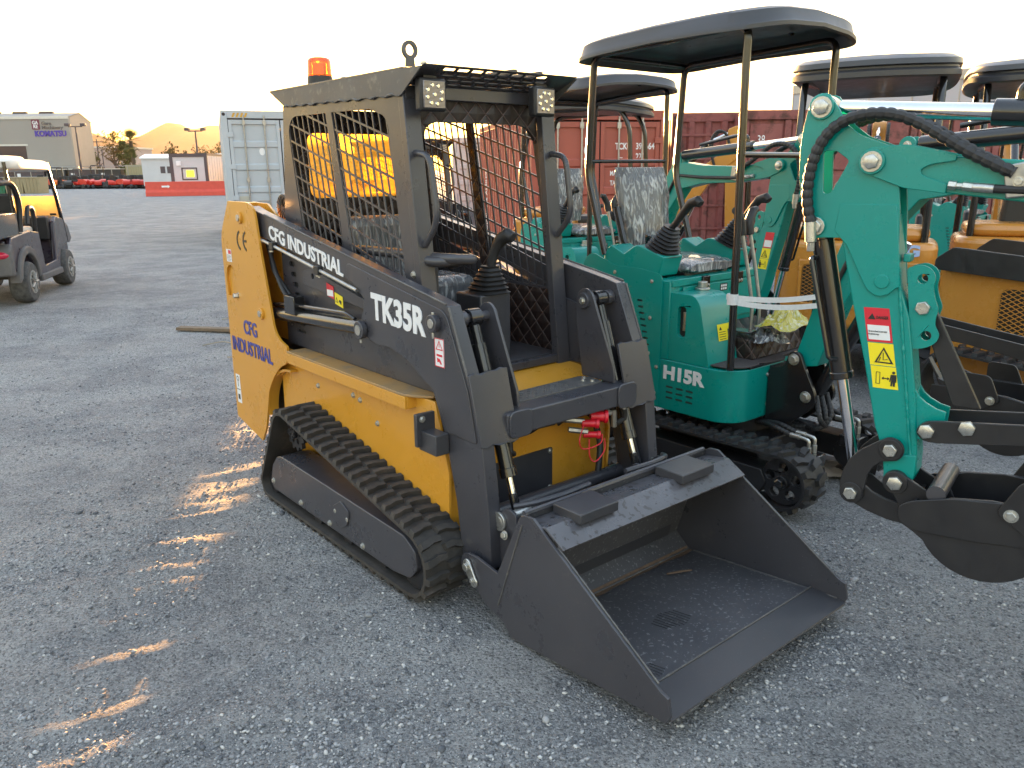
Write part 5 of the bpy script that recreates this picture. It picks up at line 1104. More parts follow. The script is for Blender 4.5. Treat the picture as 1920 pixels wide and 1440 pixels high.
# ---------------------------------------------------------------- shipping containers
def corrugated(mb, p0, p1, z0, z1, pitch=.28, depth=.036, n=None):
    """corrugated wall from p0 to p1 (2D), outward normal on the right of p0->p1"""
    a, b = Vector(p0), Vector(p1); L_ = (b - a).length; d = (b - a) / L_; nn = Vector((d.y, -d.x)); k = n or int(L_ / pitch); pts = []
    for i in range(k):
        for f, o in ((0, 0), (.28, 0), (.42, -depth), (.86, -depth)): q = a + d * (L_ * (i + f) / k) + nn * o; pts.append(q)
    pts.append(b); vs = [(q.x, q.y, z0) for q in pts] + [(q.x, q.y, z1) for q in pts]; m = len(pts)
    mb.add(vs, [(i, i + 1, i + 1 + m, i + m) for i in range(m - 1)]); return mb
M['cont_red'] = mat('brick_red_container_paint', (0.34, 0.085, 0.055), 0.6, 0, (1.5, .25), (0.27, 0.07, 0.05), None, dirt=(5, .62, (0.16, 0.06, 0.04)))
M['cont_maroon'] = mat('faded_maroon_container_paint', (0.20, 0.055, 0.052), 0.75, 0, (2.5, .2), (0.27, 0.095, 0.085), (12, .3, .01), dirt=(3.5, .50, (0.085, 0.035, 0.028)))
M['cont_grey'] = mat('pale_grey_container_paint', (0.44, 0.48, 0.52), 0.55, 0, (2, .2), (0.40, 0.44, 0.475), None, dirt=(4, .68, (0.22, 0.22, 0.22)))
M['cont_white'] = mat('pinkish_white_container_paint', (0.55, 0.46, 0.45), 0.6, 0, (2, .2), (0.5, 0.42, 0.41))
M['gasket'] = mat('dark_door_gasket', (0.03, 0.018, 0.02), 0.7)
def container(name, loc, rz, W, L_, H, m, label, doors=True, sidep=.28, panels=False):
    """door end at x=0 facing -x; body runs to +x; width along y"""
    c = empty(name, loc, rz, label, 'container', 'shipping containers behind the machines'); w = W / 2
    b = MB(); corrugated(b, (L_ - .1, w - .01), (.12, w - .01), .16, H - .12, sidep); b.build('side_wall', m, c, smooth=0)
    b = MB(); corrugated(b, (.12, -w + .01), (L_ - .1, -w + .01), .16, H - .12, sidep); b.build('side_wall', m, c, smooth=0)
    b = MB(); corrugated(b, (L_ - .02, -w + .1), (L_ - .02, w - .1), .16, H - .12, .25); b.build('end_wall', m, c, smooth=0)
    MB().box(.02, L_ - .02, -w + .03, w - .03, H - .06, H - .03).build('roof', m, c)
    MB().box(.03, L_ - .03, -w + .03, w - .03, .12, .16).build('floor', 'gasket', c)
    for y in (-w, w - .1): MB().box(.13, L_ - .13, y, y + .1, H - .12, H - .005).build('top_rail', m, c, .008); MB().box(.13, L_ - .13, y, y + .1, .02, .16).build('bottom_rail', m, c, .008)
    for x in (0, L_ - .13):
        for y in (-w, w - .13): MB().box(x, x + .13, y, y + .13, 0, H).build('corner_post', m, c, .01)
    MB().box(.0, .13, -w + .13, w - .13, H - .16, H - .002).build('header', m, c, .008); MB().box(.0, .13, -w + .13, w - .13, .01, .16).build('sill', m, c, .008)
    if doors:
        for s in (-1, 1):
            y0, y1 = sorted((s * .012, s * (w - .14))); z0, z1 = .18, H - .19
            d = MB().box(.045, .06, y0, y1, z0, z1).build('door', m, c)
            MB().box(.048, .054, y0 - .011, y1 + .011, z0 - .012, z1 + .012).build('door_gasket', 'gasket', d)
            fr = MB(); 
            fr.box(.015, .0445, y0, y0 + .07, z0, z1); fr.box(.015, .0445, y1 - .07, y1, z0, z1); fr.box(.015, .0445, y0 + .071, y1 - .071, z0, z0 + .09); fr.box(.015, .0445, y0 + .071, y1 - .071, z1 - .09, z1); fr.build('door_frame', m, d, .004)
            for k in range(3 + (H > 2.7)):
                zz = z0 + .50 + k * (.48); MB().prism([(.045, zz), (.018, zz + .03), (.018, zz + .13), (.045, zz + .16)], 'y', y0 + .072, y1 - .072).build('door_rib', m, d, .002)
            for k in (.30, .70):
                yy = y0 + (y1 - y0) * k; rd = MB().cyl((-.005, yy, .10), (-.005, yy, H - .10), .017, 12).build('lock_rod', 'steel', d)
                for zz in (.12, .75, 1.45, H - .25): MB().box(-.02, .015, yy - .035, yy + .035, zz - .05, zz + .05).build('rod_bracket', 'steel', rd, .004)
                h = MB().box(-.03, -.012, *sorted((yy, yy + s * .28)), .98, 1.01); h.build('door_handle', 'steel', rd, .004)
            for k in range(4): zz = .40 + k * (H - .9) / 3; yy = s * (w - .14); MB().box(-.005, .05, *sorted((yy - s * .09, yy + s * .05)), zz - .05, zz + .05).build('hinge', m, d, .006)
    for y in (-w + .065, w - .065):
        for z in (H - .08, .08): MB().cyl((-.002, y, z), (-.001, y, z), .035, 14).build('casting_hole', 'gasket', c)
    return c
dv = Vector((-.18, .98)).normalized(); rz = math.atan2(dv.y, dv.x)
RC = container('shipping_container', (1.565 , 14.42, 0), rz, 2.44, 6.06, 2.59, 'cont_red', 'brick red shipping container with TCKU lettering and white lock rods on its doors')
T = lambda s, y, z, w_, h_, par=RC, bold=.01: text('lettering', s, (-.0008, y, z), (0, -1, 0), (0, 0, 1), w_, h_, 'white', par, bold=bold)
drs = [o for o in RC.children if o.name.startswith('door')]
def T2(s, y, z, w_, h_): return text('lettering', s, (.0435, y, z), (0, -1, 0), (0, 0, 1), w_, h_, 'white', RC, bold=.02)
T2('TCKU', -.28, 1.94, .29, .115); T2('395664', -.66, 1.94, .34, .115); T2('4', -1.03, 1.94, .05, .115); T2('22G1', -.66, 1.77, .22, .11)
for i, s_ in enumerate(('MAX.GR.', 'TARE', 'PAYLOAD', 'CUB.CAP.')): T2(s_, -.20, 1.50 - .165 * i, (.30, .18, .32, .34)[i], .085)
MB().prism([(.20 + .08 * math.cos(a / 8 * math.pi), 1.93 + .10 * math.sin(a / 8 * math.pi)) for a in range(16)], 'x', .042, .0445, [[(.20 + .045 * math.cos(a / 8 * math.pi), 1.93 + .065 * math.sin(a / 8 * math.pi)) for a in range(16)]]).build('door_emblem', 'white', RC)
MB().prism([(.20 + .03 * math.cos(a / 8 * math.pi), 1.93 + .05 * math.sin(a / 8 * math.pi)) for a in range(16)], 'x', .043, .0446).build('emblem_centre', 'steel', RC)
MB().box(.0425, .0445, -.42, -.34, 1.74, 1.81).build('door_sticker', 'white', RC)
text('lettering', 'CHINA SHIPPING', (5.0, 1.2085 + .012, 1.6), (0, 0, -1), (1, 0, 0), 1.35, .24, 'white', RC, bold=.01)
ga = R(19.6)
GC = container('shipping_container', (-5.04, 18.41, 0), math.pi / 2 + ga, 2.44, 6.06, 2.90, 'cont_grey', 'tall pale grey shipping container with closed doors and hazard stripes, left of the loader cab')
hz = MB()
for k in range(4): y = 1.0 - k * .085; hz.add([(-.003, y, 2.76), (-.003, y - .045, 2.76), (-.003, y - .085, 2.85), (-.003, y - .04, 2.85)], [(0, 1, 2, 3)])
hz.build('hazard_stripe', mat('amber_hazard_tape', (0.55, 0.30, 0.04), .5), GC)
MB().prism([(.42 + .06 * math.cos(a / 8 * math.pi), 2.05 + .08 * math.sin(a / 8 * math.pi)) for a in range(16)], 'x', .041, .0445).build('door_emblem', 'white', GC)
MB().box(.0425, .0445, .78, .98, .85, 1.10).build('door_plate', mat('weathered_plate', (.45, .44, .38), .6), GC)
MC = container('shipping_container', (4.18, 15.25, 0), R(88), 2.44, 12.0, 2.59, 'cont_maroon', 'narrow ribbed maroon rusty container end standing right next to the brick red container', doors=False)
b = MB()
corrugated(b, (.0, 1.2), (.0, -1.2), .16, 2.45, .30, .05)
b.v = [(-.0 + v[0] - .0, v[1], v[2]) for v in b.v]; b.build('ribbed_end', 'cont_maroon', MC, smooth=0)
for k in range(5): MB().box(-.015, .0, -1.1, 1.1, .5 + k * .42, .54 + k * .42).build('end_batten', 'cont_maroon', MC, .004)
MD = empty('shipping_container', (4.10, 14.72, 0), R(1.0), 'long rusty maroon container with pressed side panels, running behind the teal dipper', 'container', 'shipping containers behind the machines')
MB().box(0, 12.1, .06, 2.4, .05, 2.55).build('container_body', 'cont_maroon', MD)
for z0, z1 in ((2.43, 2.59), (.0, .16)): MB().box(0, 12.1, 0, .1, z0, z1).build('side_rail', 'cont_maroon', MD, .01)
for k in range(17):
    x = k * .75; MB().box(x, x + .11, .012, .06, .161, 2.429).build('side_post', 'cont_maroon', MD, .01)
    for j in range(5):
        if k < 16: MB().box(x + .14, x + .72, .03, .061, .24 + j * .44, .24 + j * .44 + .36).build('pressed_panel', 'cont_maroon', MD, .02)
text('lettering', '38', (.28, .0285, 2.02), (1, 0, 0), (0, 0, 1), .13, .15, 'white', MD)
WCn = container('shipping_container', (-.55, 25.5, 0), R(90), 2.44, 6.06, 2.59, 'cont_white', 'pinkish white container seen through the mesh of the loader cab', doors=True)
# white box trailer
TR = empty('box_trailer', (8.38, 25, 0), math.atan2(-5, 3.7), 'white box trailer with riveted side rising above the maroon containers', 'trailer')
M['trailer'] = mat('white_trailer_panel', (0.40, 0.45, 0.50), 0.6, 0, (1, .2), (0.36, 0.41, 0.46))
MB().box(0, 14, 0, 2.5, 1.1, 3.92).build('box_body', 'trailer', TR, .01)
MB().box(-.01, 14, -.03, .0, 3.70, 3.94).build('top_rail', 'steel', TR, .01); MB().box(-.01, 14, -.03, .0, 1.05, 1.25).build('bottom_rail', 'steel', TR, .01)
for k in range(12): MB().box(k * 1.2, k * 1.2 + .03, -.012, -.001, 1.25, 3.69).build('side_seam', 'steel', TR)
MB().box(-.03, -.001, .02, 2.48, 1.15, 3.88).build('rear_door', 'trailer', TR, .01)
for x in (1.2, 2.3):
    for y in (.15, 2.1): w = MB().cyl((x, y - .02, .5), (x, y + .28, .5), .5, 26).build('wheel', 'rubber_new', TR, .03)
MB().box(.5, 13, .6, 1.9, .85, 1.1).build('chassis', 'black_matte', TR)
# second loader behind
C2 = copy_tree(CT); C2.location = (-.15, 9.3, .06); C2['label'] = 'second grey and yellow track loader standing behind, glimpsed through the mesh of the cab'
# ---------------------------------------------------------------- golf cart
M['cart'] = mat('dusty_plum_cart_body', (0.026, 0.018, 0.030), 0.32, 0, (3, .2), (0.04, 0.03, 0.042), None, 0.4, .1, dirt=(2.5, .64, (0.16, 0.14, 0.13)))
M['cart_dust'] = mat('dust_covered_fender', (0.10, 0.095, 0.095), 0.8, 0, (6, .2), (0.15, 0.14, 0.135))
M['cream'] = mat('cream_plastic_roof', (0.62, 0.60, 0.55), 0.45, 0, (4, .2), (0.55, 0.53, 0.48))
M['tyre'] = mat('dusty_tyre', (0.05, 0.05, 0.05), 0.85, 0, (20, .2), (0.12, 0.115, 0.11), (40, .4, .004))
M['rim'] = mat('dusty_silver_rim', (0.38, 0.37, 0.35), 0.5, 0.3, (20, .2), (0.28, 0.27, 0.25))
M['amber_shield'] = mat('dusty_glow_amber_windshield', (0.92, 0.62, 0.26), 0.45, 0, (7, .25), (0.80, 0.50, 0.18), (25, .3, .01), trans=0.75)  # orange sunlight on the shield is put into its amber colour
CA = empty('golf_cart', (-6.77, 10.22, 0), R(104.3), 'dusty plum golf cart with cream roof and glowing amber windshield at the left edge', 'golf cart')
for x in (0, 1.80):
    for s in (-1, 1):
        y0, y1 = sorted((s * .60, s * .38)); w = MB(); rings = []
        for k in range(7): t = k / 6; yy = y0 + (y1 - y0) * t; r_ = .265 - .022 * abs(2 * t - 1) ** 3; rings.append([(x + r_ * math.cos(2 * math.pi * j / 36), yy, .265 + r_ * math.sin(2 * math.pi * j / 36)) for j in range(36)])
        w.loft(rings); w = w.build('wheel', 'tyre', CA, .012, smooth=40)
        r = MB().cyl((x, s * .606, .265), (x, s * .595, .265), .150, 28); r = r.build('rim', 'rim', w)
        for k in range(7): a = 2 * math.pi * k / 7; c_ = Vector((math.cos(a), 0, math.sin(a))); MB().tube([Vector((x, s * .615, .265)) + c_ * .03, Vector((x, s * .615, .265)) + c_ * .135], .014, 6).build('spoke', 'rim', w)
        for k in range(7): a = 2 * math.pi * (k + .5) / 7; c_ = Vector((math.cos(a), 0, math.sin(a))) * .09; MB().cyl((x + c_.x, s * .6062, .265 + c_.z), (x + c_.x, s * .6068, .265 + c_.z), .022, 8).build('rim_opening', 'blackink', w)
for s in (-1, 1):
    side = [(-.48, .50)] + [(.34 * math.cos(R(a)), .28 + .34 * math.sin(R(a))) for a in range(165, 0, -15)] + [(.42, .24), (1.42, .28)] + [(1.80 + .34 * math.cos(R(a)), .28 + .34 * math.sin(R(a))) for a in range(170, 90, -15)] + [(2.1, .60), (2.22, .66), (2.1, .86), (1.85, .98), (1.55, 1.02), (1.42, .95), (1.30, .42), (.74, .40), (.66, .86), (.30, .90), (-.45, .86), (-.58, .70)]
    MB().prism(side, 'y', s * .56, s * .50).build('side_body', 'cart', CA, .015, seg=3)
    fl = [( .40 * math.cos(R(a)) * r, .28 + .40 * math.sin(R(a)) * r) for r, rg in ((1.12, range(178, -1, -12)), (.86, range(0, 179, 12))) for a in rg]
    MB().prism([(p[0], p[1]) for p in fl], 'y', s * .60, s * .46).build('rear_fender', 'cart_dust', CA, .02, seg=3)
    MB().box(.42, 1.40, *sorted((s * .60, s * .50)), .22, .31).build('sill', 'cart_dust', CA, .02)
MB().box(-.52, .38, -.50, .50, .42, .84).build('rear_body', 'cart', CA, .04, seg=3)
MB().prism([(-.62, .40), (-.62, .72), (-.50, .80), (-.50, .40)], 'y', -.58, .58).build('rear_bumper', 'cart_dust', CA, .03, seg=3)
MB().box(.38, 1.45, -.50, .50, .26, .32).build('floor', 'black_matte', CA)
MB().prism([(1.42, .32), (1.42, .95), (1.60, 1.03), (1.95, .95), (2.18, .72), (2.22, .5), (2.1, .35)], 'y', -.50, .50).build('front_cowl', 'cart', CA, .04, seg=3)
MB().box(1.34, 1.42, -.50, .50, .70, 1.02).build('dashboard', 'plastic', CA, .02)
MB().box(.12, .66, -.50, .50, .84, .94).build('bench_seat', 'cream', CA, .04, seg=3)
MB().prism([(.02, .98), (.14, .96), (.06, 1.38), (-.04, 1.38)], 'y', -.50, .50).build('seat_backrest', 'plastic', CA, .03, seg=3)
MB().tube(bendpath([(.66, -.52, .86), (.62, -.54, 1.18), (.40, -.54, 1.20), (.30, -.54, .98)], .1), .03, 10).build('arm_rest', 'plastic', CA)
MB().tube(bendpath([(.04, -.52, .90), (.10, -.55, 1.25), (-.05, -.55, 1.52), (-.55, -.50, 1.50), (-.6, .0, 1.50), (-.55, .5, 1.5)], .18), .035, 12).build('rear_roll_bar', 'plastic', CA)
bx_ = MB().prism([(-1.02, .86), (-1.06, 1.16), (-.06, 1.16), (-.10, .86)], 'y', -.55, .55); bx_.build('cargo_box', 'black', CA, .02)
for s in (-1, 1): 
    o = MB().ell((-.60, s * .44, .66), (.05, .13, .05)); o.build('tail_light', mat('red_tail_light', (0.55, 0.02, 0.06), 0.2, 0, None, None, None, 0.5), CA, smooth=60)
rings = []
for sc, z in ((.90, 1.675), (.985, 1.68), (1.0, 1.70), (.985, 1.77), (.92, 1.80), (.62, 1.815), (.58, 1.85), (.1, 1.86)):
    rings.append([(.82 + .98 * sc * math.copysign(abs(math.cos(a)) ** .35, math.cos(a)), .60 * sc * math.copysign(abs(math.sin(a)) ** .35, math.sin(a)), z - .03 * max(0, math.cos(a))) for a in [2 * math.pi * k / 44 for k in range(44)]])
MB().loft(rings).build('roof', 'cream', CA, smooth=50)
for s in (-1, 1):
    MB().tube([(1.62, s * .52, 1.76), (1.78, s * .54, 1.30), (1.92, s * .54, .92), (2.0, s * .54, .62)], .026, 10).build('front_strut', 'black', CA)
    MB().tube([(-.08, s * .50, 1.76), (-.10, s * .52, 1.30), (-.05, s * .52, .84)], .022, 10).build('rear_strut', 'black', CA)
MB().prism([(1.795, 1.30), (1.925, .93), (1.933, .932), (1.803, 1.302)], 'y', -.53, .53).build('windshield', 'amber_shield', CA)
MB().box(1.80, 1.82, -.50, -.42, 1.02, 1.05).build('windshield_clip', 'plastic', CA)
sw = MB(); sw.tube([(1.16 + .03 * math.sin(a), .28 + .16 * math.cos(a), 1.05 + .15 * math.sin(a)) for a in [2 * math.pi * k / 24 for k in range(25)]], .014, 8); sw.cyl((1.16, .28, 1.05), (1.38, .28, .95), .022, 10); sw.build('steering_wheel', 'plastic', CA)

# ---------------------------------------------------------------- far yard
M['barrier'] = mat('red_painted_concrete', (0.62, 0.085, 0.055), 0.7, 0, (3, .2), (0.52, 0.07, 0.05), (8, .3, .02))
BR = empty('concrete_barrier', (-26.11, 58.94, 0), math.atan2(1.5, 5.7), 'long red painted barrier with a white arrow on the gravel yard', 'barrier')
MB().prism([(-.30, 0), (-.28, .28), (-.12, .45), (-.10, 1.02), (.10, 1.02), (.12, .45), (.28, .28), (.30, 0)], 'x', 0, 9.0).build('barrier_body', 'barrier', BR, .02)
MB().prism([(1.1, .62), (1.5, .62), (1.5, .56), (1.66, .68), (1.5, .80), (1.5, .74), (1.1, .74)], 'y', -.135, -.118).build('arrow_mark', 'white', BR)
M['cabin'] = mat('pale_grey_cabin_panel', (0.52, 0.53, 0.56), 0.5, 0, (1, .2), (0.46, 0.47, 0.50)); M['frame_dark'] = mat('dark_cabin_frame', (0.07, 0.055, 0.065), 0.5)
M['lit'] = emit('lit_yellow_window', (0.95, 0.85, 0.05), 0.12)
def cabin(x, y, label, lit=True):
    c = empty('portable_cabin', (x, y, 0), R(2), label, 'cabin', 'portable cabins behind the red barrier')
    MB().box(.02, 2.78, .03, 9.0, .15, 2.92).build('body', 'cabin', c)
    b = MB(); b.prism([(0, .1), (2.8, .1), (2.8, 3.0), (0, 3.0)], 'y', -.02, .12, [[(.24, .30), (2.56, .30), (2.56, 2.76), (.24, 2.76)]]); b.build('door_frame', 'frame_dark', c)
    MB().box(-.02, 2.82, .1, 9.1, 2.86, 3.02).build('roof_rim', 'frame_dark', c)
    w = MB().prism([(.82, 1.1), (1.98, 1.1), (1.98, 2.0), (.82, 2.0)], 'y', -.01, .028, [[(.90, 1.18), (1.90, 1.18), (1.90, 1.92), (.90, 1.92)]]).build('window_frame', 'frame_dark', c)
    MB().box(1.16 if lit else 1.1, 1.72, .005, .02, 1.32, 1.80).build('window_pane', 'lit' if lit else 'frame_dark', w)
    MB().box(.50, .82, -.05, .028, 2.15, 2.48).build('vent_box', 'white', c)
    for k in range(14): MB().box(2.781, 2.80, .5 + k * .6, .56 + k * .6, .2, 2.85).build('side_rib', 'cabin', c)
cabin(-25.45, 62, 'nearer portable cabin with a glowing yellow window in a dark frame'); cabin(-21.1, 62.8, 'right portable cabin with an unlit window, partly hidden by the grey container', False)
cabin(-18.9, 65.5, 'third portable cabin, added unseen behind the tall grey container to block the sun', False); cabin(-15.7, 63.5, 'fourth portable cabin, added unseen behind the tall grey container to block the sun', False)  # both cabins are added out of view to keep sun off the left yard
# big hall
M['hall'] = mat('grey_beige_cladding', (0.30, 0.285, 0.265), 0.7, 0, (.2, .2), (0.27, 0.26, 0.24)); M['hall_side'] = mat('cream_stained_cladding', (0.52, 0.42, 0.33), 0.75, 0, (.3, .3), (0.42, 0.33, 0.25))
BD = empty('machinery_hall', (-52.5, 100, 0), R(0), 'large grey beige hall with Gare Machinery and KOMATSU signs on its front wall', 'hall')
BD.rotation_euler = (0, 0, R(0))
MB().box(-45, .05, -.04, .3, 0, 8.15).build('front_wall', 'hall', BD)
MB().prism([(.31, 0), (5.2, 0), (5.2, 7.9), (2.6, 8.75), (.31, 8.2)], 'x', -.3, .02).build('gable_wall', 'hall_side', BD)
MB().add([(.1, -.1, 8.2), (-45, -.1, 8.2), (-45, 2.6, 8.8), (.1, 2.6, 8.8), (-45, 5.3, 7.8), (.1, 5.3, 7.8)], [(0, 3, 2, 1), (3, 5, 4, 2)]).build('roof', 'hall', BD)
MB().box(-45, .08, -.14, -.045, 7.95, 8.25).build('eave', 'cream', BD)
MB().box(-20, -5.5, -.08, -.045, 0, 4.9).build('hall_door', mat('brown_roller_door', (0.07, 0.045, 0.04), .7), BD)  # flat dark sheet paints the shade inside the open doorway
MB().box(-20, -5.25, -.10, -.045, 4.9, 5.1).build('door_lintel', 'cream', BD)
for k in range(6): MB().box(-4.6 - k * 3.2, -3.0 - k * 3.2, 2.2, 2.7, 8.4, 8.95).build('roof_vent', 'frame_dark', BD)
M['sign_purple'] = mat('violet_sign_letters', (0.075, 0.045, 0.36), .5); M['sign_grey'] = mat('grey_sign_letters', (0.13, 0.12, 0.12), .5); M['sign_maroon'] = mat('maroon_sign_panel', (0.16, 0.03, 0.06), .5)
text('sign_lettering', 'KOMATSU', (-4.15, -.09, 5.95), (1, 0, 0), (0, 0, 1), 3.75, .68, 'sign_purple', BD, bold=.045, depth=.03)
text('sign_lettering', 'Gare', (-3.2, -.09, 7.25), (1, 0, 0), (0, 0, 1), 1.15, .42, 'sign_grey', BD, bold=.02, depth=.03)
text('sign_lettering', 'Machinery', (-3.2, -.09, 6.80 - .12), (1, 0, 0), (0, 0, 1), 2.5, .50, 'sign_grey', BD, bold=.02, depth=.03)
lg = MB().prism(rrect(-4.4, -3.45, 6.75, 7.9, .12, 4), 'y', -.09, -.045).build('sign_panel', 'sign_maroon', BD)
text('sign_lettering', 'GA\nRE', (-4.27, -.12, 6.90), (1, 0, 0), (0, 0, 1), .70, .85, 'white', lg, bold=.02, depth=.02, line=.8)
MB().box(-4.0, -.6, -.08, -.045, 6.52, 6.58).build('sign_rule', 'sign_grey', BD)
MB().prism([(3.2, 1.3), (3.9, 1.3), (3.9, 2.4), (3.2, 2.4)], 'x', .02, .06).build('side_window', 'frame_dark', BD)
B2_ = empty('warehouse', (-72.3, 134, 0), 0, 'low plain pinkish warehouse between the big hall and the trees', 'warehouse')
MB().box(-12, 9.5, 0, 12, 0, 5.6).build('wall', mat('pinkish_grey_wall', (0.40, 0.33, 0.30), .8), B2_); MB().box(-12.2, 9.7, -.2, 12.2, 5.6, 5.85).build('roof', 'cream', B2_); MB().cyl((6.9, -.5, 0), (6.9, -.5, 5.4), .08, 8).build('downpipe', 'frame_dark', B2_)
OF = empty('site_office', (-39.1, 88, 0), R(3), 'white mobile office with two dark windows behind the red machines', 'office')
MB().box(0, 8.5, 0, 3, .3, 3.1).build('wall', 'cabin', OF); MB().prism([(-.2, 3.1), (3.2, 3.1), (3.2, 3.25), (1.5, 3.6), (-.2, 3.25)], 'x', -.1, 8.6).build('roof', 'white', OF)
for x in (1.9, 2.6, 5.5): MB().box(x, x + .5, -.03, .0, 1.6, 2.3).build('window', 'frame_dark', OF)
TC = container('shipping_container', (-45.4, 99, 0), R(0), 2.44, 6.06, 2.59, mat('olive_tan_container', (0.36, 0.33, 0.20), .6), 'olive tan container standing among the mowers in front of the trees', doors=False)

# mowers and small machines in the far row
def mower(root, c1, tall=False):
    MB().prism(rpoly([(-.1, .35), (.9, .30), (.95, .62), (.6, .75), (.1, .70)], .1, 3), 'y', -.28, .28).build('hood', c1, root, .03)
    MB().box(-.5, .6, -.62, .62, .12, .26).build('cutting_deck', 'blackink', root, .04)
    for x, y, r in ((-.55, -.5, .30), (-.55, .5, .30), (.75, -.42, .18), (.75, .42, .18)): MB().cyl((x, y - .1, r), (x, y + .1, r), r, 16).build('wheel', 'rubber_new', root, .02)
    MB().box(-.55, -.05, -.26, .26, .55, .70).build('seat', 'plastic', root, .04); MB().box(-.62, -.52, -.26, .26, .62, 1.08).build('seat_back', 'plastic', root, .04)
    MB().box(-.75, .1, -.35, .35, .30, .55).build('fender', c1, root, .05)
    if tall: MB().tube(bendpath([(-.6, -.45, .4), (-.65, -.45, 1.75), (-.65, .45, 1.75), (-.6, .45, .4)], .1), .035, 8).build('roll_bar', 'black', root)
    else: MB().tube([(.15, 0, .7), (.0, 0, .98)], .03, 8).build('steering_column', 'black', root)
M['mow_red'] = mat('red_mower_paint', (0.55, 0.03, 0.02), .35); M['mow_orange'] = mat('orange_mower_paint', (0.75, 0.16, 0.02), .35); M['mow_dark'] = mat('dark_mower_paint', (0.04, 0.04, 0.045), .4)
def mroot(loc, c, label): return empty('ride_on_mower', loc, 0, label, 'mower', 'mowers and small machines in the far row')
pr = []
for c, t, lb in (('mow_red', False, 'low red ride-on mower in the far row across the yard'), ('mow_orange', True, 'orange ride-on mower with roll bar in the far row across the yard'), ('mow_dark', False, 'low dark ride-on mower in the far row across the yard')):
    r = mroot((0, 0, 0), c, lb); mower(r, c, t); pr.append(r)
rs = random.Random(5); used = set(); n_ = 0
for row in range(3):
    for i in range(15):
        t = (i + .5 * rs.random()) / 15; x = -52.5 + 16.5 * t + row * .5; y = 92 - 3 * t + row * 2.2 + rs.random() * .9
        k = rs.choice([0, 0, 0, 1, 2]) if n_ > 2 else n_
        o = pr[k] if k not in used else copy_tree(pr[k]); used.add(k); o.location = (x, y, 0); o.rotation_euler = (0, 0, R(-75 + rs.random() * 60)); o.scale = (1.2 + .25 * rs.random(),) * 3; n_ += 1
# yard bins, dark sheds and fence in front of the hall
M['bin'] = mat('tan_yard_bin', (0.30, 0.25, 0.15), .7); M['green_bin'] = mat('green_yard_bin', (0.02, 0.14, 0.07), .6)
for i, (x, y, w, m_, lb) in enumerate(((-43.5, 71, 1.40, 'bin', 'tan yard bin nearest the golf cart roof, left of its twin'), (-41.9, 71, 1.25, 'bin', 'tan yard bin standing right of another tan bin by the mowers'), (-45.2, 71, 1.5, 'green_bin', 'small green bin left of the two tan bins'))):
    h_ = .6 if m_ == 'green_bin' else 1.3; c = empty('yard_bin', (x, y, 0), R(4), lb, 'bin', 'yard bins by the mower row'); MB().prism([(.0, 0), (w, 0), (w + .1, h_), (-.1, h_)], 'y', 0, 1.6).build('bin_body', m_, c, .03); MB().box(-.12, w + .12, -.05, 1.65, h_, h_ + .08).build('lid', m_, c, .02)
    for k in range(4): MB().box(.2 + k * (w - .4) / 3 - .03, .2 + k * (w - .4) / 3 + .03, -.05, -.001, .1, h_ - .05).build('bin_rib', m_, c)
FE = empty('chain_link_fence', (-60, 97, 0), R(0), 'grey wire fence of posts and rails in front of the hall', 'fence')
for k in range(19): MB().cyl((k * 1.9, 0, 0), (k * 1.9, 0, 2.5), .045, 8).build('post', 'steel', FE)
for z in (2.45, 1.3, .1): MB().cyl((0, 0, z), (34.2, 0, z), .03, 6).build('rail', 'steel', FE)
for k, (x, w, m_) in enumerate(((-61, 3.5, 'frame_dark'), (-57.2, 2.2, 'mow_dark'), (-54.6, 3.2, 'frame_dark'), (-51, 2.6, 'mow_dark'))):
    c = empty('storage_rack', (x + 2, 98.5, 0), 0, ('widest dark rack at the left end behind the fence', 'small black rack second from left behind the fence', 'dark rack third from left behind the fence, under the hall corner', 'black rack at the right end behind the fence')[k], 'rack', 'racks behind the fence'); MB().box(0, w, 0, 1, 0, 2.1).build('rack_body', m_, c, .03); MB().box(-.1, w + .1, -.1, 1.1, 2.1, 2.2).build('rack_top', 'cream', c); MB().box(.3, .7, -.03, -.001, 1.3, 1.7).build('paper_tag', 'white', c)
# poles
def pole(x, y, h, label, lamps=True):
    c = empty('yard_light' if lamps else 'utility_pole', (x, y, 0), 0, label, 'light pole' if lamps else 'utility pole'); MB().tube([(0, 0, 0), (0, 0, h)], [.14, .08], 10).build('pole', 'frame_dark', c)
    if lamps:
        MB().box(-.8, .8, -.05, .05, h - .12, h).build('cross_arm', 'frame_dark', c)
        for s in (-1, 1): MB().box(*sorted((s * .65, s * 1.15)), -.25, .25, h - .02, h + .3).build('lamp_head', 'frame_dark', c, .05)
    else:
        MB().box(-1.1, 1.1, -.06, .06, h - .5, h - .35).build('cross_arm', 'frame_dark', c)
pole(-49.7, 96, 6.9, 'twin-headed light pole in front of the cream hall side'); pole(-35.3, 94, 6.2, 'twin-headed light pole above the portable cabins'); pole(-65.3, 132, 6.9, 'wooden utility pole above the plain warehouse', False)
wz = MB(); 
for z in (7.2, 6.0): wz.tube([(-82, 130, z + .3), (-67.5, 132, z), (-52, 134, z - .3)], .04, 4)
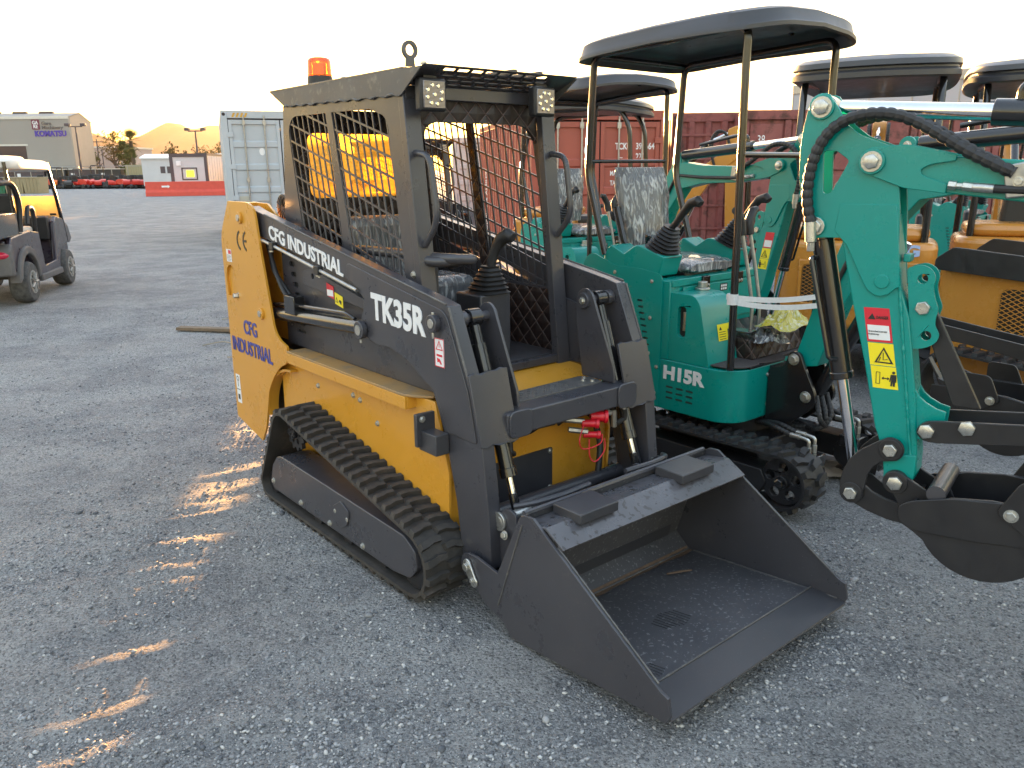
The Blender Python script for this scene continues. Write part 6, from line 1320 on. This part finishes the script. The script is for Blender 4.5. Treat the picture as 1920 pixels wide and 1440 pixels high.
# ---------------------------------------------------------------- trees
def foliage_mat(name, c1, c2):
    m = mat(name, c1, 0.7, 0, (1.2, .25), c2, spec=.2); m.node_tree.nodes["Principled BSDF"].inputs["Subsurface Weight"].default_value = 0.0; return m
M['leaf'] = foliage_mat('dusty_green_leaves', (0.075, 0.095, 0.03), (0.12, 0.11, 0.035)); M['leaf2'] = foliage_mat('olive_brown_leaves', (0.11, 0.09, 0.035), (0.16, 0.11, 0.04)); M['bark'] = mat('grey_brown_bark', (0.12, 0.085, 0.06), .9, 0, (20, .2), (0.08, 0.06, 0.045))
def tree(loc, h, w, label, kind='round', m='leaf', n=1400, seed=1, z0=.25):
    c = empty('tree', loc, 0, label, 'tree', 'trees beyond the yard'); rs = random.Random(seed)
    t = MB().tube([(0, 0, 0), (.05 * w, 0, h * .3), (-.03 * w, 0, h * .55), (0, 0, h * .85)], [.045 * w + .05, .035 * w + .03, .02 * w + .02, .01], 8)
    for k in range(6): a = rs.random() * 6.28; z = h * (.3 + .4 * rs.random()); t.tube([(0, 0, z), (math.cos(a) * w * .2, math.sin(a) * w * .2, z + h * .12), (math.cos(a) * w * .36, math.sin(a) * w * .36, z + h * .2)], [.03 * w, .02 * w, .008 * w], 6)
    t.build('trunk', 'bark', c); f = MB(); cl = []
    for k in range(26):
        u = rs.random(); zz = h * (z0 + (1 - z0) * u)
        rr = w * .5 * ((1 - u) ** .8 * 1.0 + .06) if kind == 'cone' else w * .5 * math.sin(math.pi * (.12 + .80 * u)) ** .7
        a = rs.random() * 6.28; q = rs.random() ** .5 * .78; cl.append((Vector((math.cos(a) * rr * q, math.sin(a) * rr * q, zz)), w * (.10 + .10 * rs.random()) * (.6 if kind == 'cone' and u > .6 else 1)))
    vs = []; fs = []
    for k in range(n):
        p, r_ = rs.choice(cl); d = Vector((rs.gauss(0, 1), rs.gauss(0, 1), rs.gauss(0, 1))).normalized() * r_ * rs.random() ** .35; q = p + d; s_ = w * (.018 + .02 * rs.random())
        a = Vector((rs.gauss(0, 1), rs.gauss(0, 1), rs.gauss(0, 1))).normalized(); b = a.orthogonal().normalized(); e = a.cross(b); o = len(vs)
        vs += [q + b * s_, q + e * s_ * .6, q - b * s_, q - e * s_ * .6]; fs.append((o, o + 1, o + 2, o + 3))
    f.add(vs, fs).build('crown', m, c, smooth=0); return c
tree((-50.0, 108, 0), 5.6, 4.6, 'dark conical evergreen left of the palm', 'cone', 'leaf', 2600, 3, .10)
tree((-56.1, 118, 0), 7.0, 4.8, 'round brownish tree rising over the warehouse roof', 'round', 'leaf2', 1500, 4, .55)
tree((-53.5, 107, 0), 4.4, 3.0, 'small slim tree in front of the warehouse wall', 'cone', 'leaf', 1100, 5, .2)
for i, (x, y, h, w) in enumerate(((-48.2, 120, 4.6, 8), (-42, 118, 4.4, 9))): tree((x, y, 0), h, w, ('wide low hedge-like tree right of the palm trunk', 'wide low tree behind the white office roof')[i], 'round', 'leaf2', 1800, 8 + i, .15)
for i, x in enumerate((-41.5, -38.3, -35.4, -32.2, -29.6)): tree((x + .6, 110, 0), 5.0 + .5 * ((i * 7) % 3), 3.6, ('bushy treetop over the left edge of the lit cabin', 'second treetop from the left over the cabins', 'treetop right of the second light pole', 'treetop above the gap between the cabins', 'last treetop before the grey container')[i], 'round', 'leaf2', 700, 20 + i, .5)
PT = empty('palm_tree', (-45.4, 100, 0), 0, 'tall shaggy fan palm against the glowing mountains', 'palm tree'); MB().tube([(0, 0, 0), (.05, 0, 2.5), (0, 0, 5.4)], [.26, .22, .20], 10).build('trunk', 'bark', PT)
f = MB(); rs = random.Random(9); 
for k in range(95):
    a = rs.random() * 6.28; el = math.radians(rs.choice([75, 55, 35, 15, -10, -40, -65, -75]) + rs.random() * 15); L_ = 1.15 + .45 * rs.random() if el > -.7 else .95; o = Vector((0, 0, 5.5 - (.5 if el < -.5 else 0) - (rs.random() * .9 if el < -.9 else 0)))
    d = Vector((math.cos(a) * math.cos(el), math.sin(a) * math.cos(el), math.sin(el))); sd_ = d.cross(Vector((0, 0, 1))).normalized(); e = o + d * L_
    for j in range(9):
        ang = (j - 4) * .26; dd = (d * math.cos(ang) + sd_ * math.sin(ang)); m0 = o + d * L_ * .45; tip = m0 + dd * L_ * .62 + Vector((0, 0, -.10)); wv = dd.cross(d.cross(sd_)).normalized() * .035; i0 = len(f.v); f.v += [tuple(m0 - wv), tuple(m0 + wv), tuple(tip)]; f.f.append((i0, i0 + 1, i0 + 2))
    f.tube([o, o + d * L_ * .45], .02, 4)
f.build('crown', 'leaf', PT, smooth=0)
# ---------------------------------------------------------------- mountains
M['hill'] = mat('haze_glow_slopes', (0.34, 0.15, 0.06), 0.95, 0, (.004, .2), (0.26, 0.12, 0.05), spec=.1)  # orange glow of the evening haze is put into the slope colour
def ridge(name, prof, D, depth, label=None):
    """prof: (px, py) skyline samples turned into real heights at distance D"""
    pts = [((px - 960) / F * D, CAM_H + (HY + (960 - px) * .00873 - py) / F * D) for px, py in prof]; vs = []; rows = 16; cols_ = 160; x0, x1 = pts[0][0], pts[-1][0]
    def H(x):
        for i in range(len(pts) - 1):
            if pts[i][0] <= x <= pts[i + 1][0]: t = (x - pts[i][0]) / (pts[i + 1][0] - pts[i][0]); return pts[i][1] + (pts[i + 1][1] - pts[i][1]) * t
        return 0
    for j in range(rows + 1):
        t = j / rows; k = 1 - abs(t - .6) / .6 if t < .6 else 1 - (t - .6) / .4
        for i in range(cols_ + 1):
            x = x0 + (x1 - x0) * i / cols_; y = D + (t - .6) * depth; nz = noise.fractal(Vector((x * .004, y * .004, 1)), .9, 2.1, 5); h = H(x) * k ** 1.15 * (1 + .22 * nz * (1 - k) * 2.0) + (H(x) * .018 * nz if k > .95 else 0) - 4; vs.append((x, y, h))
    b = MB(); n1 = cols_ + 1; b.add(vs, [(j * n1 + i, j * n1 + i + 1, (j + 1) * n1 + i + 1, (j + 1) * n1 + i) for j in range(rows) for i in range(cols_)]); return struct(b.build(name, 'hill', smooth=50))
ridge('mountain_range', [(-260, 300), (-120, 250), (0, 236), (60, 230), (100, 232), (158, 239), (170, 241), (186, 238), (205, 246), (228, 253), (245, 263), (262, 276), (285, 300), (320, 330)], 3200, 1500)
ridge('far_mountain_range', [(200, 330), (235, 290), (262, 272), (285, 262), (300, 263), (330, 285), (380, 325)], 6500, 2500)
ridge('mountain', [(215, 330), (262, 290), (290, 272), (318, 254), (345, 240), (358, 231), (366, 231), (378, 238), (395, 242), (412, 240), (432, 234), (470, 236), (520, 255), (600, 285), (700, 318)], 4200, 2000)
# ---------------------------------------------------------------- litter
o = MB().box(-.32, .32, -.05, .05, .0, .03).build('wooden_plank', mat('weathered_plank', (0.20, 0.15, 0.10), .9, 0, (30, .2), (0.14, 0.10, 0.07))); o.location = (-3.22, 8.30, .005); o.rotation_euler = (0, 0, R(-10)); tag(o, 'weathered short plank lying on the gravel left of the loader', 'plank')
def crumple(name, loc, sx, sy, h, m, label, cat, seed=0):
    vs = []; n = 18
    for j in range(n + 1):
        for i in range(n + 1):
            u, v = i / n - .5, j / n - .5; k = 1 + .25 * noise.noise(Vector((math.atan2(v, u) * 1.5, seed, 0))); z = h * (.35 + .65 * abs(noise.noise(Vector((u * 7 + seed, v * 7, 1))))) * max(0, 1 - (u * u + v * v) * 3.2); vs.append((u * sx * k, v * sy * k, z + .006))
    b = MB(); b.add(vs, [(j * (n + 1) + i, j * (n + 1) + i + 1, (j + 1) * (n + 1) + i + 1, (j + 1) * (n + 1) + i) for j in range(n) for i in range(n)]); o = b.build(name, m, smooth=30); o.location = loc; return tag(o, label, cat)
M['paper'] = mat('dirty_beige_sheet', (0.33, 0.27, 0.22), .7, 0, (8, .2), (0.25, 0.20, 0.16), (20, .4, .01))
crumple('plastic_sheet', (1.72, 4.12, 0), .42, .26, .05, 'paper', 'crumpled dirty beige sheet on the gravel between the excavator tracks', 'sheet', 2)
def placed(o, X_, Y_, z=.0):
    g_ = Vector((0.833, 2.304, 0)) + Vector((math.cos(R(-50)), math.sin(R(-50)), 0)) * X_ + Vector((-math.sin(R(-50)), math.cos(R(-50)), 0)) * Y_; o.location = (g_.x, g_.y, z); return o
yb = crumple('wrapped_parcel', (0, 0, 0), .22, .30, .16, 'wrap_yellow', 'yellow parcel in clear plastic on the excavator floor beside the levers', 'parcel', 5); placed(yb, -1.02, 1.66, .80); yb.rotation_euler = (0, 0, R(-50))
sb = crumple('plastic_bag', (0, 0, 0), .20, .22, .12, 'wrap', 'dark clear plastic bag of papers under the yellow parcel on the floor', 'bag', 8); placed(sb, -1.10, 1.60, .72)
rs = random.Random(12)
for i, (x, y, lb) in enumerate(((-3.05, 8.9, 'pale twig on the gravel left of the loader, farthest of four'), (-2.75, 7.55, 'curved pale twig on the gravel just behind the loader tower'), (-2.95, 9.6, 'thin pale straw on the gravel behind the plank'), (-2.35, 6.9, 'short pale twig nearest the yellow loader tower'))):
    a = rs.random() * 1.2 - .6; o = MB().tube(smoothpath([(-.22 * math.cos(a), -.22 * math.sin(a), .012), (-.05, .03, .03), (.08, -.01, .02), (.24 * math.cos(a), .24 * math.sin(a), .014)], 5), .006, 5).build('twig', mat('dry_straw', (.34, .29, .22), .9)); o.location = (x, y, 0); tag(o, lb, 'twig', 'twigs on the gravel')
for x, y, lb in ((-4.3, 12.8, 'white paper scrap lying far out on the open gravel'), (-3.7, 10.9, 'small white paper scrap on the gravel between cart and loader')):
    crumple('paper_scrap', (x, y, 0), .34, .14, .04, 'white', lb, 'scrap', 3)
# white straps tied from the canopy post to the boom
M['strap'] = mat('white_plastic_strap', (0.72, 0.73, 0.76), .4, 0, (60, .2), (0.62, 0.63, 0.66))
def loc2(X_, Y_, Z_): g_ = Vector((0.833, 2.304, .06)) + Vector((math.cos(R(-50)), math.sin(R(-50)), 0)) * X_ + Vector((-math.sin(R(-50)), math.cos(R(-50)), 0)) * Y_; return Vector((g_.x, g_.y, Z_ + .06))
st = MB()
for (a, b_) in (((-1.045, 1.165, .925), (-.74, 1.50, .905)), ((-1.06, 1.17, .945), (-.72, 1.50, .955))):
    A, B = loc2(*a), loc2(*b_); d = (B - A); k = 12; vs = []
    for i in range(k + 1): t = i / k; p = A + d * t - Vector((0, 0, .02 * math.sin(math.pi * t))); vs += [p + Vector((0, 0, .013)), p - Vector((0, 0, .013))]
    st.add(vs, [(2 * i, 2 * i + 1, 2 * i + 3, 2 * i + 2) for i in range(k)])
A = loc2(-1.037, 1.19, .93); st.tube([A + Vector((0, 0, -.022)), A + Vector((0, 0, .030))], .027, 14)
B = loc2(-.72, 1.54, .95)
o = st.build('white_strap', 'strap'); tag(o, 'white plastic straps tied from the front canopy post to the teal boom', 'strap')
# ---------------------------------------------------------------- haze
hb = MB().box(-9600, 9600, -9600, 9900, -1.5, 900).build('haze', bpy.data.materials.new('evening_haze'), None, smooth=0); tag(hb, None, None, None, 'stuff')
hm = hb.data.materials[0]; hm.use_nodes = True; hm.node_tree.nodes.clear(); hn = hm.node_tree.nodes
ho = hn.new("ShaderNodeOutputMaterial"); hv = hn.new("ShaderNodeVolumePrincipled"); hv.inputs["Color"].default_value = (0.94, 0.91, 0.84, 1)
hv.inputs["Density"].default_value = 0.000025; hv.inputs["Anisotropy"].default_value = 0.5; hm.node_tree.links.new(hv.outputs[0], ho.inputs["Volume"])
